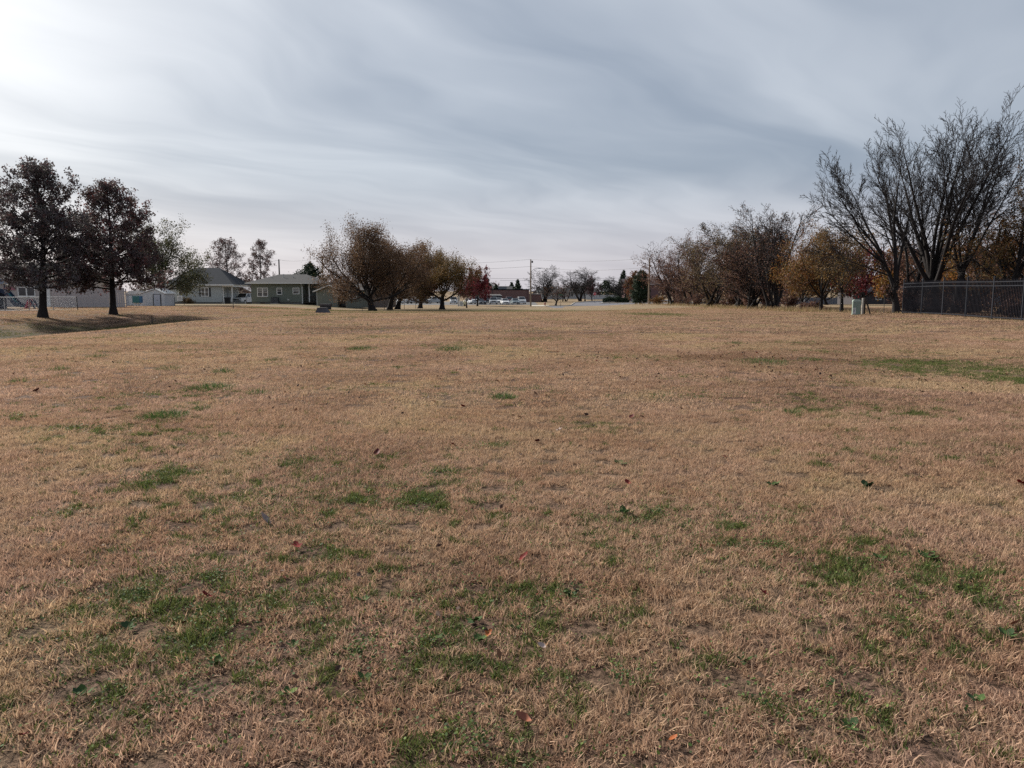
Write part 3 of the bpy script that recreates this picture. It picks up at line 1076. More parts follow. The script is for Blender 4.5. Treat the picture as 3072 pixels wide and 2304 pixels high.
# across the street
make_tree('bare_tree', 'bushy bare tree right of the tall street lamp pole', 1630, 232, 10.6, 8.2, 'thicket', 31, py=903, rt=.24, twig=TWIG, ns=7, minr=.016)
make_tree('bare_tree', 'small forked tree between the hydrant and the street sign post', 1667, 176, 5.6, 6.2, 'spread', 32, py=915, rt=.22, leaves=600, size=.2, pal=RUST, trunk=.3, a0=52)
make_tree('bare_tree', 'low bare tree between the two larger bare trees across the street', 1697, 240, 7.0, 6.4, 'thicket', 33, py=902, rt=.2, ns=4, minr=.016)
make_tree('bare_tree', 'broad bare multi-stemmed tree left of the stop sign', 1738, 246, 10.4, 9.4, 'thicket', 34, py=901, rt=.26, ns=7, minr=.017)
make_tree('maple_tree', 'plum-leaved small tree behind the stop sign', 1776, 262, 8.2, 5.6, 'spread', 35, py=900, rt=.2, leaves=6840, size=.28, pal=[((.10, .035, .045), 3), ((.07, .035, .045), 3)], trunk=.2)
make_tree('bare_tree', 'dark bare tree above the clipped hedge', 1862, 236, 7.6, 8.6, 'thicket', 36, py=902, rt=.2, ns=7, minr=.016)
make_tree('spruce_tree', 'pointed dark spruce rising above the hedge', 1866, 262, 10.2, 4.6, 'cedar', 37, py=900, rt=.2, leaves=9348, size=.34, pal=GREEN, leafm=NEEDLE, spread=.15)
make_tree('cedar_tree', 'dark green cedar with rusty top left of the roadside utility pole', 1920, 150, 6.6, 3.6, 'cedar', 38, py=911, rt=.18, leaves=14022, size=.22, pal=GREEN, leafm=NEEDLE, spread=.15, prof=([0, .1, .4, .7, .9, 1], [.9, 1, .95, .8, .5, .2]))
make_tree('maple_tree', 'rust-orange tree behind the dark cedar by the road', 1908, 168, 7.4, 4.6, 'spread', 39, py=909, rt=.2, leaves=9880, size=.24, pal=[((.16, .055, .03), 3), ((.12, .06, .03), 3), ((.09, .07, .03), 2)], trunk=.12)
# tree row on the right
ROW = 'tree row along the right edge of the field'
make_tree('thicket_tree', 'bare-topped purplish tree at the far end of the tree row by the pole', 2022, 124, 11.2, 10.0, 'thicket', 141, py=914, rt=.2, leaves=7380, spread=.16, size=.18, pal=RUST, twig=TWIG_RED, ns=8, group=ROW, tlim=(.4, .85), minr=.011)
make_tree('thicket_tree', 'second tree of the row from the pole, dense with brown twigs', 2085, 112, 10.1, 9.0, 'thicket', 42, py=917, rt=.2, leaves=9675, spread=.16, size=.17, pal=RUST, twig=TWIG_RED, ns=8, group=ROW, minr=.015)
make_tree('thicket_tree', 'olive-tinged tree third in the row from the pole', 2152, 97, 9.8, 8.5, 'thicket', 43, py=919, rt=.2, leaves=13671, spread=.16, size=.15, pal=OLIVE, ns=8, group=ROW, minr=.014)
make_tree('thicket_tree', 'brownish tree with several dark stems in the middle of the row', 2215, 88, 9.7, 8.1, 'thicket', 44, py=921, rt=.2, leaves=12619, spread=.16, size=.15, pal=OLIVE, ns=8, group=ROW, minr=.013)
make_tree('thicket_tree', 'tallest thin-leaved tree of the row with a cluster of five stems', 2328, 77, 10.4, 6.4, 'thicket', 145, py=927, rt=.2, leaves=4627, spread=.16, size=.14, pal=RUST, twig=TWIG, ns=8, group=ROW, minr=.013)
make_tree('thicket_tree', 'leafy rust tree beneath the tallest one in the row', 2262, 81, 7.4, 6.3, 'thicket', 46, py=925, rt=.16, leaves=10937, spread=.16, size=.14, pal=RUST, ns=8, group=ROW, minr=.012)
make_tree('orange_tree', 'amber-leaved tree with triple trunk at the near end of the row', 2462, 63, 7.9, 5.6, 'spread', 47, py=936, rt=.15, leaves=18050, size=.13, pal=GOLD + ORANGE + RUST, spread=.2, tlim=(.5, .95, .12), trunk=.22, a0=58, group=ROW)
make_tree('orange_tree', 'amber-leaved low tree left of the triple-trunked amber tree', 2402, 68, 5.6, 4.4, 'spread', 48, py=930, rt=.12, leaves=12350, size=.13, pal=ORANGE, spread=.2, tlim=(.5, .95, .12), trunk=.2, a0=60, group=ROW)
make_tree('orange_tree', 'slim tree with dark straight trunk left of the green utility box', 2524, 57, 6.6, 4.2, 'spread', 49, py=941, rt=.13, leaves=4940, size=.12, pal=GOLD, spread=.2, trunk=.42, a0=58, twig=TWIG)
# big bare trees by the black fence
BT = 'tall bare trees by the black fence'
make_tree('bare_tree', 'tall bare tree leaning left where the black fence begins', 2690, 49.5, 9.6, 8.0, 'vase', 51, py=945, bark=BARK, fit=False, minr=.010, group=BT, kt=4,
          stems=[((0, 0, -.1), (-.10, .04, 1), .22, .33), ((-.16, .03, 1.5), (-.42, .1, 1), .30, .19), ((-1.0, .2, 3.6), (-.66, .05, 1), .66, .085), ((-.85, .18, 3.2), (-1.15, .1, .72), .62, .07), ((-.75, .15, 3.0), (-.9, -.2, 1), .64, .07),
                 ((-1.0, .2, 3.6), (-.35, .3, 1), .62, .095), ((-.14, 0, 1.7), (-.16, -.1, 1), .80, .15), ((-.14, 0, 1.8), (.02, .25, 1), .78, .14), ((-.2, 0, 2.0), (.14, -.1, 1), .72, .12), ((-.45, .1, 2.4), (-1.3, .25, .4), .52, .055)])
make_tree('bare_tree', 'tallest bare tree with thick trunk behind the black fence', 2795, 52, 13.4, 11.4, 'vase', 52, py=945, rt=.46, trunk=.2, k=9, a0=46, a1=5, shift=.6, minr=.010, group=BT, kt=5)
make_tree('bare_tree', 'slender bare tree right of the tallest one behind the black fence', 2862, 50, 12.6, 6.4, 'vase', 53, py=945, rt=.24, trunk=.34, k=6, a0=28, a1=6, shift=.9, minr=.011, group=BT)
make_tree('bare_tree', 'thin double-stemmed bare tree between the leaning and the tallest bare trees', 2735, 53, 9.8, 3.6, 'thicket', 54, py=943, rt=.17, ns=2, minr=.011, group=BT)
make_tree('hackberry_tree', 'crooked leafy tree with orange leaves at the right edge behind the fence', 3010, 49, 9.3, 6.4, 'spread', 55, py=950, rt=.3, leaves=10127, size=.12, pal=ORANGE + OLIVE, trunk=.22, a0=66, k=6)
make_tree('hackberry_tree', 'dark leafy tree cut by the right edge of the photo', 3110, 50, 9.8, 5.5, 'spread', 56, py=950, rt=.3, leaves=10906, size=.12, pal=ORANGE + OLIVE, trunk=.2, a0=60)
make_tree('hackberry_tree', 'low crooked tree with half bare branches behind the fence, right of the slender tree', 2930, 55, 7.6, 6.4, 'spread', 57, py=945, rt=.24, leaves=4050, size=.12, pal=RUST + ORANGE, trunk=.24, a0=66)
BK = 'autumn trees far behind the right fence'
for i, (px, Y, H, W, pal, lab) in enumerate((
        (2590, 118, 9.0, 9.0, MAROON, 'far plum-coloured tree above the white gable'),
        (2690, 112, 8.4, 7.0, ORANGE, 'far bright orange tree seen past the leaning bare trunk'),
        (2790, 105, 8.2, 9.0, RUST, 'far dull brown tree behind the tallest bare trunk'),
        (2900, 98, 8.0, 9.0, ORANGE, 'far russet tree behind the middle of the black fence'),
        (3030, 92, 8.2, 9.0, RUST, 'far brown tree at the right end behind the black fence'),
        (2480, 124, 7.4, 9.0, OLIVE, 'far olive tree behind the amber trees'),
        (2350, 138, 7.2, 11.0, RUST, 'far dark brown tree behind the cluster of five stems'),
        (2200, 150, 7.6, 11.0, RUST, 'far dusky tree behind the middle of the tree row'),
        (2060, 165, 7.6, 11.0, RUST, 'far dusky tree behind the far end of the tree row'))):
    make_tree('autumn_tree', lab, px, Y, H, W, 'spread', 70 + i, py=905, rt=.26, leaves=7500, size=.32, pal=pal, trunk=.16, a0=70, spread=.25, group=BK)

# ------------------------------------------------------------------ buildings
SHINGLE_DARK = shingle_material('dark_shingle', (0.048, 0.053, 0.062))
SHINGLE_GREY = shingle_material('grey_shingle', (0.080, 0.080, 0.082))
SIDING_WHITE = pmat('pale_siding', (0.40, 0.425, 0.415), 0.75, 0.06, 2.0)
SIDING_GREEN = pmat('sage_siding', (0.165, 0.185, 0.155), 0.8, 0.07, 2.0)
SIDING_GARAGE = pmat('garage_siding', (0.18, 0.195, 0.17), 0.8, 0.08, 2.0)
DARKWOOD = pmat('dark_wood', (0.055, 0.042, 0.035), 0.85, 0.3, 3.0)
FOUNDATION = pmat('foundation', (0.16, 0.16, 0.15), 0.9, 0.15, 3.0)
BLIND = pmat('window_blind', (0.30, 0.30, 0.29), 0.8, 0.1, 3.0)


def window(parent, x0, x1, z0, z1, y=0.0, cols=1, rows=2, fm=WHITE, blind=0.0, wd=0.1):
    """framed window on a wall whose outer face lies at y: trim proud of the wall, panes behind it"""
    mb = MB()
    mb.box(x0 - wd, x0, y - .06, y + .04, z0 - wd, z1 + wd)
    mb.box(x1, x1 + wd, y - .06, y + .04, z0 - wd, z1 + wd)
    mb.box(x0, x1, y - .06, y + .04, z1, z1 + wd)
    mb.box(x0 - wd * .3, x1 + wd * .3, y - .10, y + .04, z0 - wd, z0)
    wo = mb.build('window', fm, parent)
    dx, dz = (x1 - x0) / cols, (z1 - z0) / rows
    for i in range(cols):
        for j in range(rows):
            a, b, c, d = x0 + i * dx, x0 + (i + 1) * dx, z0 + j * dz, z0 + (j + 1) * dz
            MB().box(a + .03, b - .03, y - .022, y + .02, c + .03, d - .03).build('pane', GLASS, wo)
            if blind and j == rows - 1:
                MB().box(a + .05, b - .05, y - .027, y - .0225, d - .03 - (d - c) * blind, d - .03).build('blind', BLIND, wo)
    s = MB()
    for i in range(1, cols):
        xx = x0 + i * dx
        s.box(xx - .07, xx + .07, y - .05, y + .03, z0, z1)
    for j in range(1, rows):
        zz = z0 + j * dz
        for i in range(cols):
            s.box(x0 + i * dx + (.07 if i else 0), x0 + (i + 1) * dx - (.07 if i < cols - 1 else 0), y - .04, y + .03, zz - .025, zz + .025)
    if s.v:
        s.build('sash_bar', fm, wo)
    return wo


def hip_roof(x0, x1, y0, y1, ze, zr, rx0, rx1, th=.16):
    ym = (y0 + y1) / 2
    mb = MB()
    T = [(x0, y0, ze), (x1, y0, ze), (x1, y1, ze), (x0, y1, ze), (rx0, ym, zr), (rx1, ym, zr)]
    mb.poly(T, [(0, 1, 5, 4), (1, 2, 5), (2, 3, 4, 5), (3, 0, 4), (3, 2, 1, 0)])
    return mb


def gable_roof_y(x0, x1, y0, y1, ze, zr, th=.14, xm=None):
    """ridge runs along y"""
    xm = (x0 + x1) / 2 if xm is None else xm
    return MB().prism([(x0, ze), (xm, zr), (x1, ze), (x1, ze - th), (xm, zr - th), (x0, ze - th)], y0, y1, 'y')


def gable_roof_x(x0, x1, y0, y1, ze, zr, th=.14):
    ym = (y0 + y1) / 2
    return MB().prism([(y0, ze), (ym, zr), (y1, ze), (y1, ze - th), (ym, zr - th), (y0, ze - th)], x0, x1, 'x')


# pale house with shutters
hx, hy, hz = onground(608, 120, 908)
house = empty('house', (hx, hy, hz), math.radians(2), 'pale sided house with shuttered window and dark hip roof behind the garden shed', 'house')
wall = MB().box(-5.3, 3.05, 0, 8.5, .35, 3.02).build('wall', SIDING_WHITE, house)
s = MB()
for i in range(18):
    s.prism([(0, .37 + i * .146), (-.022, .375 + i * .146), (0, .51 + i * .146)], -5.28, 3.03, 'x')
s.build('siding', SIDING_WHITE, wall)
MB().box(-5.3, 4.75, .05, 8.4, -.3, .35).build('foundation', FOUNDATION, house)
rf = hip_roof(-5.9, 5.0, -.55, 9.0, 3.06, 5.75, -2.6, 1.35).build('roof', SHINGLE_DARK, house)
MB().box(-5.95, 5.05, -.62, -.54, 2.9, 3.07).build('fascia', WHITE, rf)
MB().tube([(-.9, 3.4, 4.9), (-.9, 3.4, 5.6)], .06, 8).build('vent_pipe', STEEL, rf)
MB().box(-5.85, 4.95, -.53, 8.95, 2.98, 3.05).build('soffit', WHITE, rf)
wn = window(house, -.1, .95, 1.3, 2.5, 0, 2, 2, WHITE)
for a in (-.42, 1.0 + .07):
    MB().box(a, a + .26, -.05, .0, 1.2, 2.6).build('shutter', pmat('shutter', (.03, .032, .036), .7, .1), house)
window(house, -3.55, -3.0, 1.35, 2.6, 0, 1, 2, WHITE)
ac = MB().box(-3.7, -2.9, -.5, 0, .55, 1.32).build('window_air_conditioner', WHITE, house)
MB().box(-3.6, -3.0, -.512, -.5, .65, 1.2).build('grille', STEEL, ac)
pc = MB().box(3.05, 4.8, .02, 8.3, 2.7, 2.97).build('porch_ceiling', WHITE, house)
for a in (3.16, 4.55):
    MB().box(a - .07, a + .07, .1, .24, .35, 2.7).build('porch_post', WHITE, house)
MB().box(3.24, 4.47, .12, .18, .42, 1.15).build('porch_rail', WHITE, house)
MB().box(3.0, 4.95, -.4, 0.0, -.3, .12).box(3.0, 4.95, -.05, .08, .12, .34).build('porch_step', CONCRETE, house)
dr = MB().box(3.055, 3.12, 2.2, 3.2, .4, 2.4).build('door', pmat('door_paint', (.25, .28, .3), .5, .08), house)
MB().box(3.12, 3.16, 2.3, 2.36, 1.3, 1.42).build('handle', STEEL, dr)

# sage-green house
hx, hy, hz = onground(755, 112, 911)
green = empty('house', (hx, hy, hz), 0, 'sage-green single-storey house with three white-framed windows and grey hip roof', 'house')
wall = MB().box(0, 7.55, 0, 8.0, .28, 3.0).box(7.55, 9.65, 1.8, 8.0, .28, 3.0).build('wall', SIDING_GREEN, green)
s = MB()
for i in range(19):
    s.prism([(0, .30 + i * .14), (-.02, .305 + i * .14), (0, .43 + i * .14)], .02, 7.53, 'x')
s.build('siding', SIDING_GREEN, wall)
MB().box(.05, 7.5, .06, 7.9, -.3, .28).box(7.5, 9.6, 1.86, 7.9, -.3, .28).build('foundation', FOUNDATION, green)
rf = hip_roof(-.6, 10.0, -.6, 8.6, 3.04, 4.35, 3.0, 7.0).build('roof', SHINGLE_GREY, green)
MB().box(-.65, 10.05, -.7, -.58, 2.92, 3.05).build('gutter', WHITE, rf)
MB().box(-.55, 9.95, -.55, 8.5, 2.98, 3.035).build('soffit', WHITE, rf)
for vx, vz in ((2.35, 3.75), (5.5, 3.85), (4.1, 4.1)):
    MB().tube([(vx, 2.2, vz - .3), (vx, 2.2, vz + .25)], .06, 8).build('vent_pipe', STEEL, rf)
window(green, .98, 2.35, 1.12, 2.25, 0, 2, 2, WHITE, .7)
window(green, 3.8, 4.4, 1.42, 2.25, 0, 1, 2, WHITE, .5)
window(green, 6.13, 6.92, 1.5, 2.25, 0, 1, 2, WHITE, .8)
dsp = MB().tube([(7.42, -.66, 2.9), (7.42, -.3, 2.7), (7.42, -.07, 2.5), (7.42, -.07, .2), (7.42, -.3, .05)], .06, 8).build('downspout', WHITE, green)
MB().box(5.25, 5.43, -.08, 0, .55, .72).build('dryer_vent', WHITE, green)
MB().box(1.3, 1.9, -.03, 0.05, .0, .22).build('crawl_vent', DARKWOOD, green)
dr = MB().box(8.0, 8.95, 1.75, 1.82, .35, 2.4).build('door', pmat('green_door', (.10, .11, .10), .5, .1), green)
MB().box(8.08, 8.12, 1.70, 1.75, 1.3, 1.42).build('handle', STEEL, dr)
# porch deck with rails
dk = MB().box(7.6, 9.7, .2, 1.74, .16, .3).build('porch_deck', DARKWOOD, green)
MB().box(8.28, 8.42, .2, .34, .3, 3.0).build('porch_post', WHITE, green)
for (a, b, zz) in ((7.64, 8.1, 1.35), (8.5, 9.7, 1.05)):
    rl = MB().box(a, b, .2, .28, zz, zz + .09).build('rail', DARKWOOD, green)
    n = int((b - a) / .14)
    for i in range(n + 1):
        xx = a + (b - a) * i / n
        MB().box(xx - .02, xx + .02, .21, .27, .3, zz).build('baluster', DARKWOOD, rl)
# condenser and bins by its wall
xx, yy, zz = hx + 3.7, hy - .9, hz
cu_ = empty('air_conditioner', (xx, yy, tz(xx, yy)), 0, 'dark air conditioner condenser against the sage-green house', 'air conditioner')
MB().box(-.6, .6, -.4, .4, 0, .12).build('base_pad', CONCRETE, cu_)
MB().box(-.5, .5, -.36, .36, .12, .95).build('casing', pmat('condenser', (.055, .06, .065), .6, .2), cu_)
for i in range(7):
    MB().box(-.46, .46, -.385, -.362, .2 + i * .1, .24 + i * .1).build('louvre', pmat('louvre', (.10, .11, .12), .5, .1), cu_)
MB().tube([(0, 0, .951), (0, 0, 1.0)], .3, 14).build('fan_guard', BLACKSTEEL, cu_)

# garage and its wing
hx, hy, hz = onground(951, 108, 916)
gar = empty('garage', (hx, hy, hz), 0, 'grey-green gabled garage with dark doorway behind the largest brown-leaved tree', 'garage')
MB().prism([(0, -.3), (2.9, -.3), (2.9, 2.45), (1.85, 2.85), (0, 2.15)], 0, 6.0, 'y').build('wall', SIDING_GARAGE, gar)
MB().box(2.9, 3.95, 1.6, 6.0, -.3, 2.25).build('doorway', DARKWOOD, gar)
wg = MB().box(3.95, 7.55, 0.4, 6.0, -.3, 2.15).build('wing_wall', SIDING_GARAGE, gar)
MB().box(7.55, 10.2, .8, 6.0, -.3, 2.2).build('brown_wing_wall', pmat('taupe_siding', (.19, .165, .155), .85, .08), gar)
rf = MB().prism([(-.45, 2.02), (1.85, 2.92), (4.15, 2.02), (4.15, 1.88), (1.85, 2.78), (-.45, 1.88)], -.35, 6.3, 'y').build('roof', SHINGLE_GREY, gar)
MB().prism([(-.45, 1.86), (1.85, 2.76), (4.15, 1.86), (4.15, 2.03), (1.85, 2.93), (-.45, 2.03)], -.40, -.351, 'y').build('fascia', WHITE, rf)
MB().prism([(0.1, 2.2), (3.2, 3.0), (6.3, 2.2), (6.3, 2.08), (0.1, 2.08)], 4.16, 10.5, 'x').build('wing_roof', SHINGLE_GREY, gar)
window(gar, 4.62, 5.45, 1.05, 1.85, .4, 2, 1, WHITE)
MB().box(-.03, .09, -.03, .06, -.3, 2.1).build('corner_trim', SIDING_WHITE, gar)
dr = MB().box(3.1, 3.8, 1.54, 1.6, -.1, 1.9).build('door', pmat('grey_door', (.09, .095, .10), .6, .1), gar)
MB().box(3.15, 3.2, 1.5, 1.54, .8, .9).build('handle', STEEL, dr)

# beige playschool building at the left edge
hx, hy, hz = onground(40, 82, 922)
sch = empty('building', (hx, hy, hz), math.radians(-4), 'beige building with dark windows behind the playground at the left edge', 'building')
MB().box(-9, 5.0, 0, 9, -.4, 2.85).build('wall', pmat('beige_wall', (.42, .38, .36), .85, .08), sch)
gable_roof_x(-9.5, 5.5, -.6, 9.6, 2.9, 4.6).build('roof', SHINGLE_GREY, sch)
window(sch, .75, 2.5, 1.15, 2.0, 0, 2, 1, WHITE)
window(sch, -3.4, -1.7, 1.15, 2.0, 0, 2, 1, WHITE)
dr = MB().box(3.2, 4.2, -.05, .02, -.1, 2.1).build('door', WHITE, sch)
MB().box(3.28, 3.34, -.1, -.05, .9, 1.02).build('handle', STEEL, dr)
MB().box(-.9, .4, -.06, 0, 1.75, 2.1).build('sign_board', pmat('pink_sign', (.40, .16, .20), .6, .1), sch)

# board fence behind the oaks
a = onground(158, 75, 924)
b = onground(379, 77, 920)
bf = empty('board_fence', a, math.atan2(b[1] - a[1], b[0] - a[0]), 'tall whitish vertical board fence behind the left oaks', 'fence')
Lf = math.hypot(b[0] - a[0], b[1] - a[1])
BOARD = pmat('weathered_white_board', (.44, .41, .41), .85, .14, 3.0, stretch=(1, 1, .15))
bw = .2
mb0 = MB().box(.006, bw - .006, -.025, 0, -.1, 1.92).mesh('board')
mb0.materials.append(BOARD)
rb = random.Random(5)
for i in range(int(Lf / bw)):
    o = link_mesh('board', mb0, None, bf, (i * bw, rb.uniform(-.012, .012), rb.uniform(-.03, .03) - .008 * i * bw))
for zz in (.3, 1.5):
    MB().box(0, Lf, .014, .07, zz, zz + .09).build('rail', BOARD, bf)
for i in range(4):
    MB().box(i * Lf / 3 - .05, i * Lf / 3 + .05, .071, .17, -.3, 1.8).build('post', BOARD, bf)

# chain link fence of the playground
a = onground(-60, 67, 931)
b = onground(232, 69, 925)
cl = empty('chain_link_fence', (a[0], a[1], a[2] - .02), math.atan2(b[1] - a[1], b[0] - a[0]), 'low galvanised chain link fence round the playground', 'fence')
Lf = math.hypot(b[0] - a[0], b[1] - a[1])
for i in range(5):
    MB().tube([(i * Lf / 4, 0, -.3), (i * Lf / 4, 0, 1.24)], .035, 8).build('post', STEEL if i < 4 else DARKPOST, cl)
MB().tube([(0, 0, 1.2), (Lf, 0, 1.2)], .028, 8).build('top_rail', STEEL, cl)
MB().tube([(0, 0, .06), (Lf, 0, .06)], .025, 8).build('bottom_rail', STEEL, cl)
mbw = MB()
n = int(Lf / .11)
for i in range(-10, n):
    for sgn in (1, -1):
        x0, x1 = i * .11, i * .11 + 1.1
        z0, z1 = (.08, 1.18) if sgn > 0 else (1.18, .08)
        if x0 < 0:
            z0 = z0 + (z1 - z0) * (-x0) / 1.1
            x0 = 0
        if x1 > Lf:
            z1 = z0 + (z1 - z0) * (Lf - x0) / (x1 - x0)
            x1 = Lf
        mbw.tube([(x0, -.004 * sgn, z0), (x1, -.004 * sgn, z1)], .0022, 3, False)
tag(mbw.build('wire_mesh', STEEL, cl), kind='stuff')

# playground slide
TEAL = pmat('teal_plastic', (.03, .14, .15), .45, .15, 2.0)
NAVY = pmat('navy_plastic', (.02, .035, .075), .5, .15, 2.0)
x, y, z = onground(20, 72, 928)
sl = empty('playground_slide', (x, y, z), 0, 'teal and navy playground slide at the left edge behind the chain link fence', 'slide')
MB().box(-1.9, -.35, -.7, .7, 1.55, 1.68).build('platform', NAVY, sl)
for dx in (-1.85, -.45):
    for dy in (-.62, .62):
        MB().tube([(dx, dy, -.2), (dx, dy, 2.3)], .06, 8).build('post', NAVY, sl)
MB().prism([(-.35, 1.62), (.1, 1.55), (1.0, .45), (1.55, .2), (1.55, .12), (.96, .34), (.06, 1.45), (-.35, 1.53)], -.34, .34, 'y').build('chute', TEAL, sl)
for dy in (-.36, .36):
    MB().prism([(-.35, 1.9), (.12, 1.8), (1.05, .68), (1.6, .38), (1.6, .12), (.95, .3), (.05, 1.42), (-.35, 1.5)], dy - .03, dy + .03, 'y').build('side_wall', NAVY, sl)
MB().box(-1.86, -1.8, -.6, .6, 0, 1.55).box(-1.9, -.4, .64, .70, 0, 1.5).build('side_panel', NAVY, sl)
MB().prism([(-2.0, 2.3), (-1.1, 2.9), (-.25, 2.3)], -.8, .8, 'y').build('canopy', NAVY, sl)
# small climber
x, y, z = onground(95, 72, 927)
cm = empty('toddler_climber', (x, y, z), 0, 'small pink and navy toddler climber left of the first oak trunk', 'climber')
PINK = pmat('pink_plastic', (.42, .06, .10), .45, .1, 2.0)
MB().prism([(-.52, 0), (-.36, 0), (-.02, .72), (-.02, .88), (-.14, .82)], -.3, .3, 'y').build('slide_face', PINK, cm)
for dy in (-.28, .28):
    MB().prism([(-.02, .86), (.16, .86), (.56, 0), (.42, 0), (.12, .66)], dy - .04, dy + .04, 'y').build('side_frame', NAVY, cm)
for i in range(3):
    MB().box(.06 + .13 * i, .16 + .13 * i, -.24, .24, .56 - i * .2, .62 - i * .2).build('rung', PINK if i == 1 else NAVY, cm)

# sheds
TIN = pmat('white_shed_tin', (.54, .55, .57), .5, .07, 2.0)
x, y, z = onground(460, 86, 920)
sh = empty('garden_shed', (x, y, z), 0, 'pale metal garden shed with dark-edged door beside the olive tree', 'shed')
MB().prism([(-1.35, -.2), (1.3, -.2), (1.3, 1.35), (.3, 1.82), (-1.35, 1.35)], 0, 2.6, 'y').build('wall', TIN, sh)
MB().prism([(-1.5, 1.34), (.3, 1.88), (1.42, 1.34), (1.42, 1.42), (.3, 1.97), (-1.5, 1.42)], -.12, 2.75, 'y').build('roof', WHITE, sh)
dr = MB().box(.12, .82, -.04, 0, 0, 1.28).build('door', pmat('shed_door', (.44, .46, .52), .5, .06), sh)
MB().box(.84, .92, -.05, 0, 0, 1.32).box(.04, .11, -.05, 0, 0, 1.32).box(.111, .839, -.05, 0, 1.285, 1.34).build('door_frame', DARKPOST, dr)
MB().box(.45, .5, -.07, -.04, .6, .68).build('handle', BLACKSTEEL, dr)
for i in range(8):
    MB().box(-1.3 + i * .17, -1.26 + i * .17, -.02, 0, -.1, 1.36).build('rib', TIN, sh)
x, y, z = onground(402, 88, 920)
ph = empty('playhouse', (x, y, z), 0, 'low white playhouse with leaf-strewn roof right of the board fence', 'shed')
MB().box(-.9, 1.0, 0, 2.2, -.2, 1.32).build('wall', TIN, ph)
MB().prism([(-1.0, 1.3), (-.35, 1.72), (.75, 1.72), (1.15, 1.3)], -.15, 2.4, 'y').build('roof', pmat('leafy_white_roof', (.66, .63, .60), .7, .12, 4.0, dirt=((.30, .12, .06), .5)), ph)
MB().box(-.5, -.2, -.03, 0, .1, 1.1).build('door', WHITE, ph)
x, y, z = onground(410, 83, 919)
tb = empty('activity_box', (x, y, z), 0, 'teal panel box on a white stand before the playhouse', 'play panel')
MB().box(-.42, .32, 0, .5, .38, 1.12).build('box', TEAL, tb)
MB().box(.32, .47, .02, .48, .38, 1.10).build('side_panel', pmat('blue_plastic', (.03, .12, .24), .45, .1), tb)
for dx in (-.3, .02, .34):
    MB().box(dx - .03, dx + .03, .2, .28, -.1, .38).build('leg', WHITE, tb)
MB().box(-.45, .5, .19, .29, .32, .38).build('crossbar', WHITE, tb)

# small blue-grey house far behind the drive
x, y, z = onground(722, 160, 903)
h3 = empty('house', (x, y, z), 0, 'small blue-grey house far behind the drive between the pale and green houses', 'house')
MB().box(-3, 3, 0, 6, -.3, 2.4).build('wall', pmat('blue_grey_wall', (.16, .20, .24), .8, .08), h3)
gable_roof_y(-3.4, 3.4, -.4, 6.4, 2.4, 4.0).build('roof', pmat('pale_roof', (.36, .34, .35), .85, .1), h3)
window(h3, -1.8, -.9, .9, 1.9, 0, 1, 2)
window(h3, .9, 1.8, .9, 1.9, 0, 1, 2)

# brick building with dark canopy
x, y, z = onground(1530, 226, 900)
bb = empty('brick_building', (x, y, z), 0, 'long low windowless dark brick building behind the parked cars', 'building')
MB().box(-9.2, 5.6, 0, 14, -.2, 3.55).build('wall', BRICK, bb)
MB().box(-9.35, 5.75, -.15, 14.2, 3.55, 3.8).build('parapet', BLACKSTEEL, bb)
MB().box(-5.2, -5.0, -.06, 0, 0, 3.5).box(5.0, 5.1, -.06, 0, 0, 3.5).build('pilaster', pmat('dark_brick', (.07, .045, .045), .9, .2), bb)
MB().box(5.62, 9.2, 1.0, 12, -.2, 2.25).build('side_wing', BRICK, bb)
MB().box(5.62, 9.4, .8, 12.2, 2.25, 2.45).build('wing_roof', pmat('wing_roof', (.3, .28, .27), .9, .1), bb)
MB().box(-3.5, -1.0, 3.0, 6.0, 3.8, 4.6).build('roof_unit', pmat('roof_unit', (.16, .17, .18), .7, .1), bb)
x, y, z = onground(1479, 216, 900)
cp = empty('carport', (x, y, z), 0, 'dark blue carport with pale roof edge before the brick building', 'carport')
MB().box(-2.4, 2.4, .3, 6, 0, 1.9).build('wall', pmat('navy_wall', (.03, .04, .065), .8, .15), cp)
MB().prism([(-2.7, 1.9), (-2.3, 2.3), (1.9, 2.3), (2.5, 1.9)], -.1, 6.2, 'y').build('roof', pmat('pale_metal_roof', (.50, .47, .43), .6, .06), cp)
for dx in (-2.2, 0, 2.2):
    MB().box(dx - .06, dx + .06, .1, .22, 0, 1.9).build('post', DARKPOST, cp)

# far wall, hedge and red gable across the street
x, y, z = onground(1800, 292, 898)
fw = empty('boundary_wall', (x, y, z), 0, 'pale grey panel wall beyond the street right of the stop sign', 'wall')
PALEW = pmat('pale_panel', (.40, .42, .44), .8, .06)
for i in range(6):
    MB().box(-5.2 + i * 2, -3.22 + i * 2, 0, .1, -.2, 1.75).build('panel', PALEW, fw)
for i in range(7):
    MB().box(-5.28 + i * 2, -5.14 + i * 2, -.03, .13, -.2, 1.85).build('post', PALEW, fw)
x, y, z = onground(1925, 250, 898)
rg = empty('house', (x, y, z), 0, 'brown roofed house behind the cedar and hedge by the road', 'house')
MB().box(-5.5, 5.5, 0, 8, -.3, 5.2).build('wall', pmat('red_brown_wall', (.14, .08, .08), .9, .1), rg)
gable_roof_x(-6, 6, -.5, 8.5, 5.2, 7.2).build('roof', shingle_material('plum_shingle', (.10, .085, .09)), rg)
window(rg, -4, -3, 1, 2.2, 0, 1, 2)
window(rg, -1, 0, 1, 2.2, 0, 1, 2)
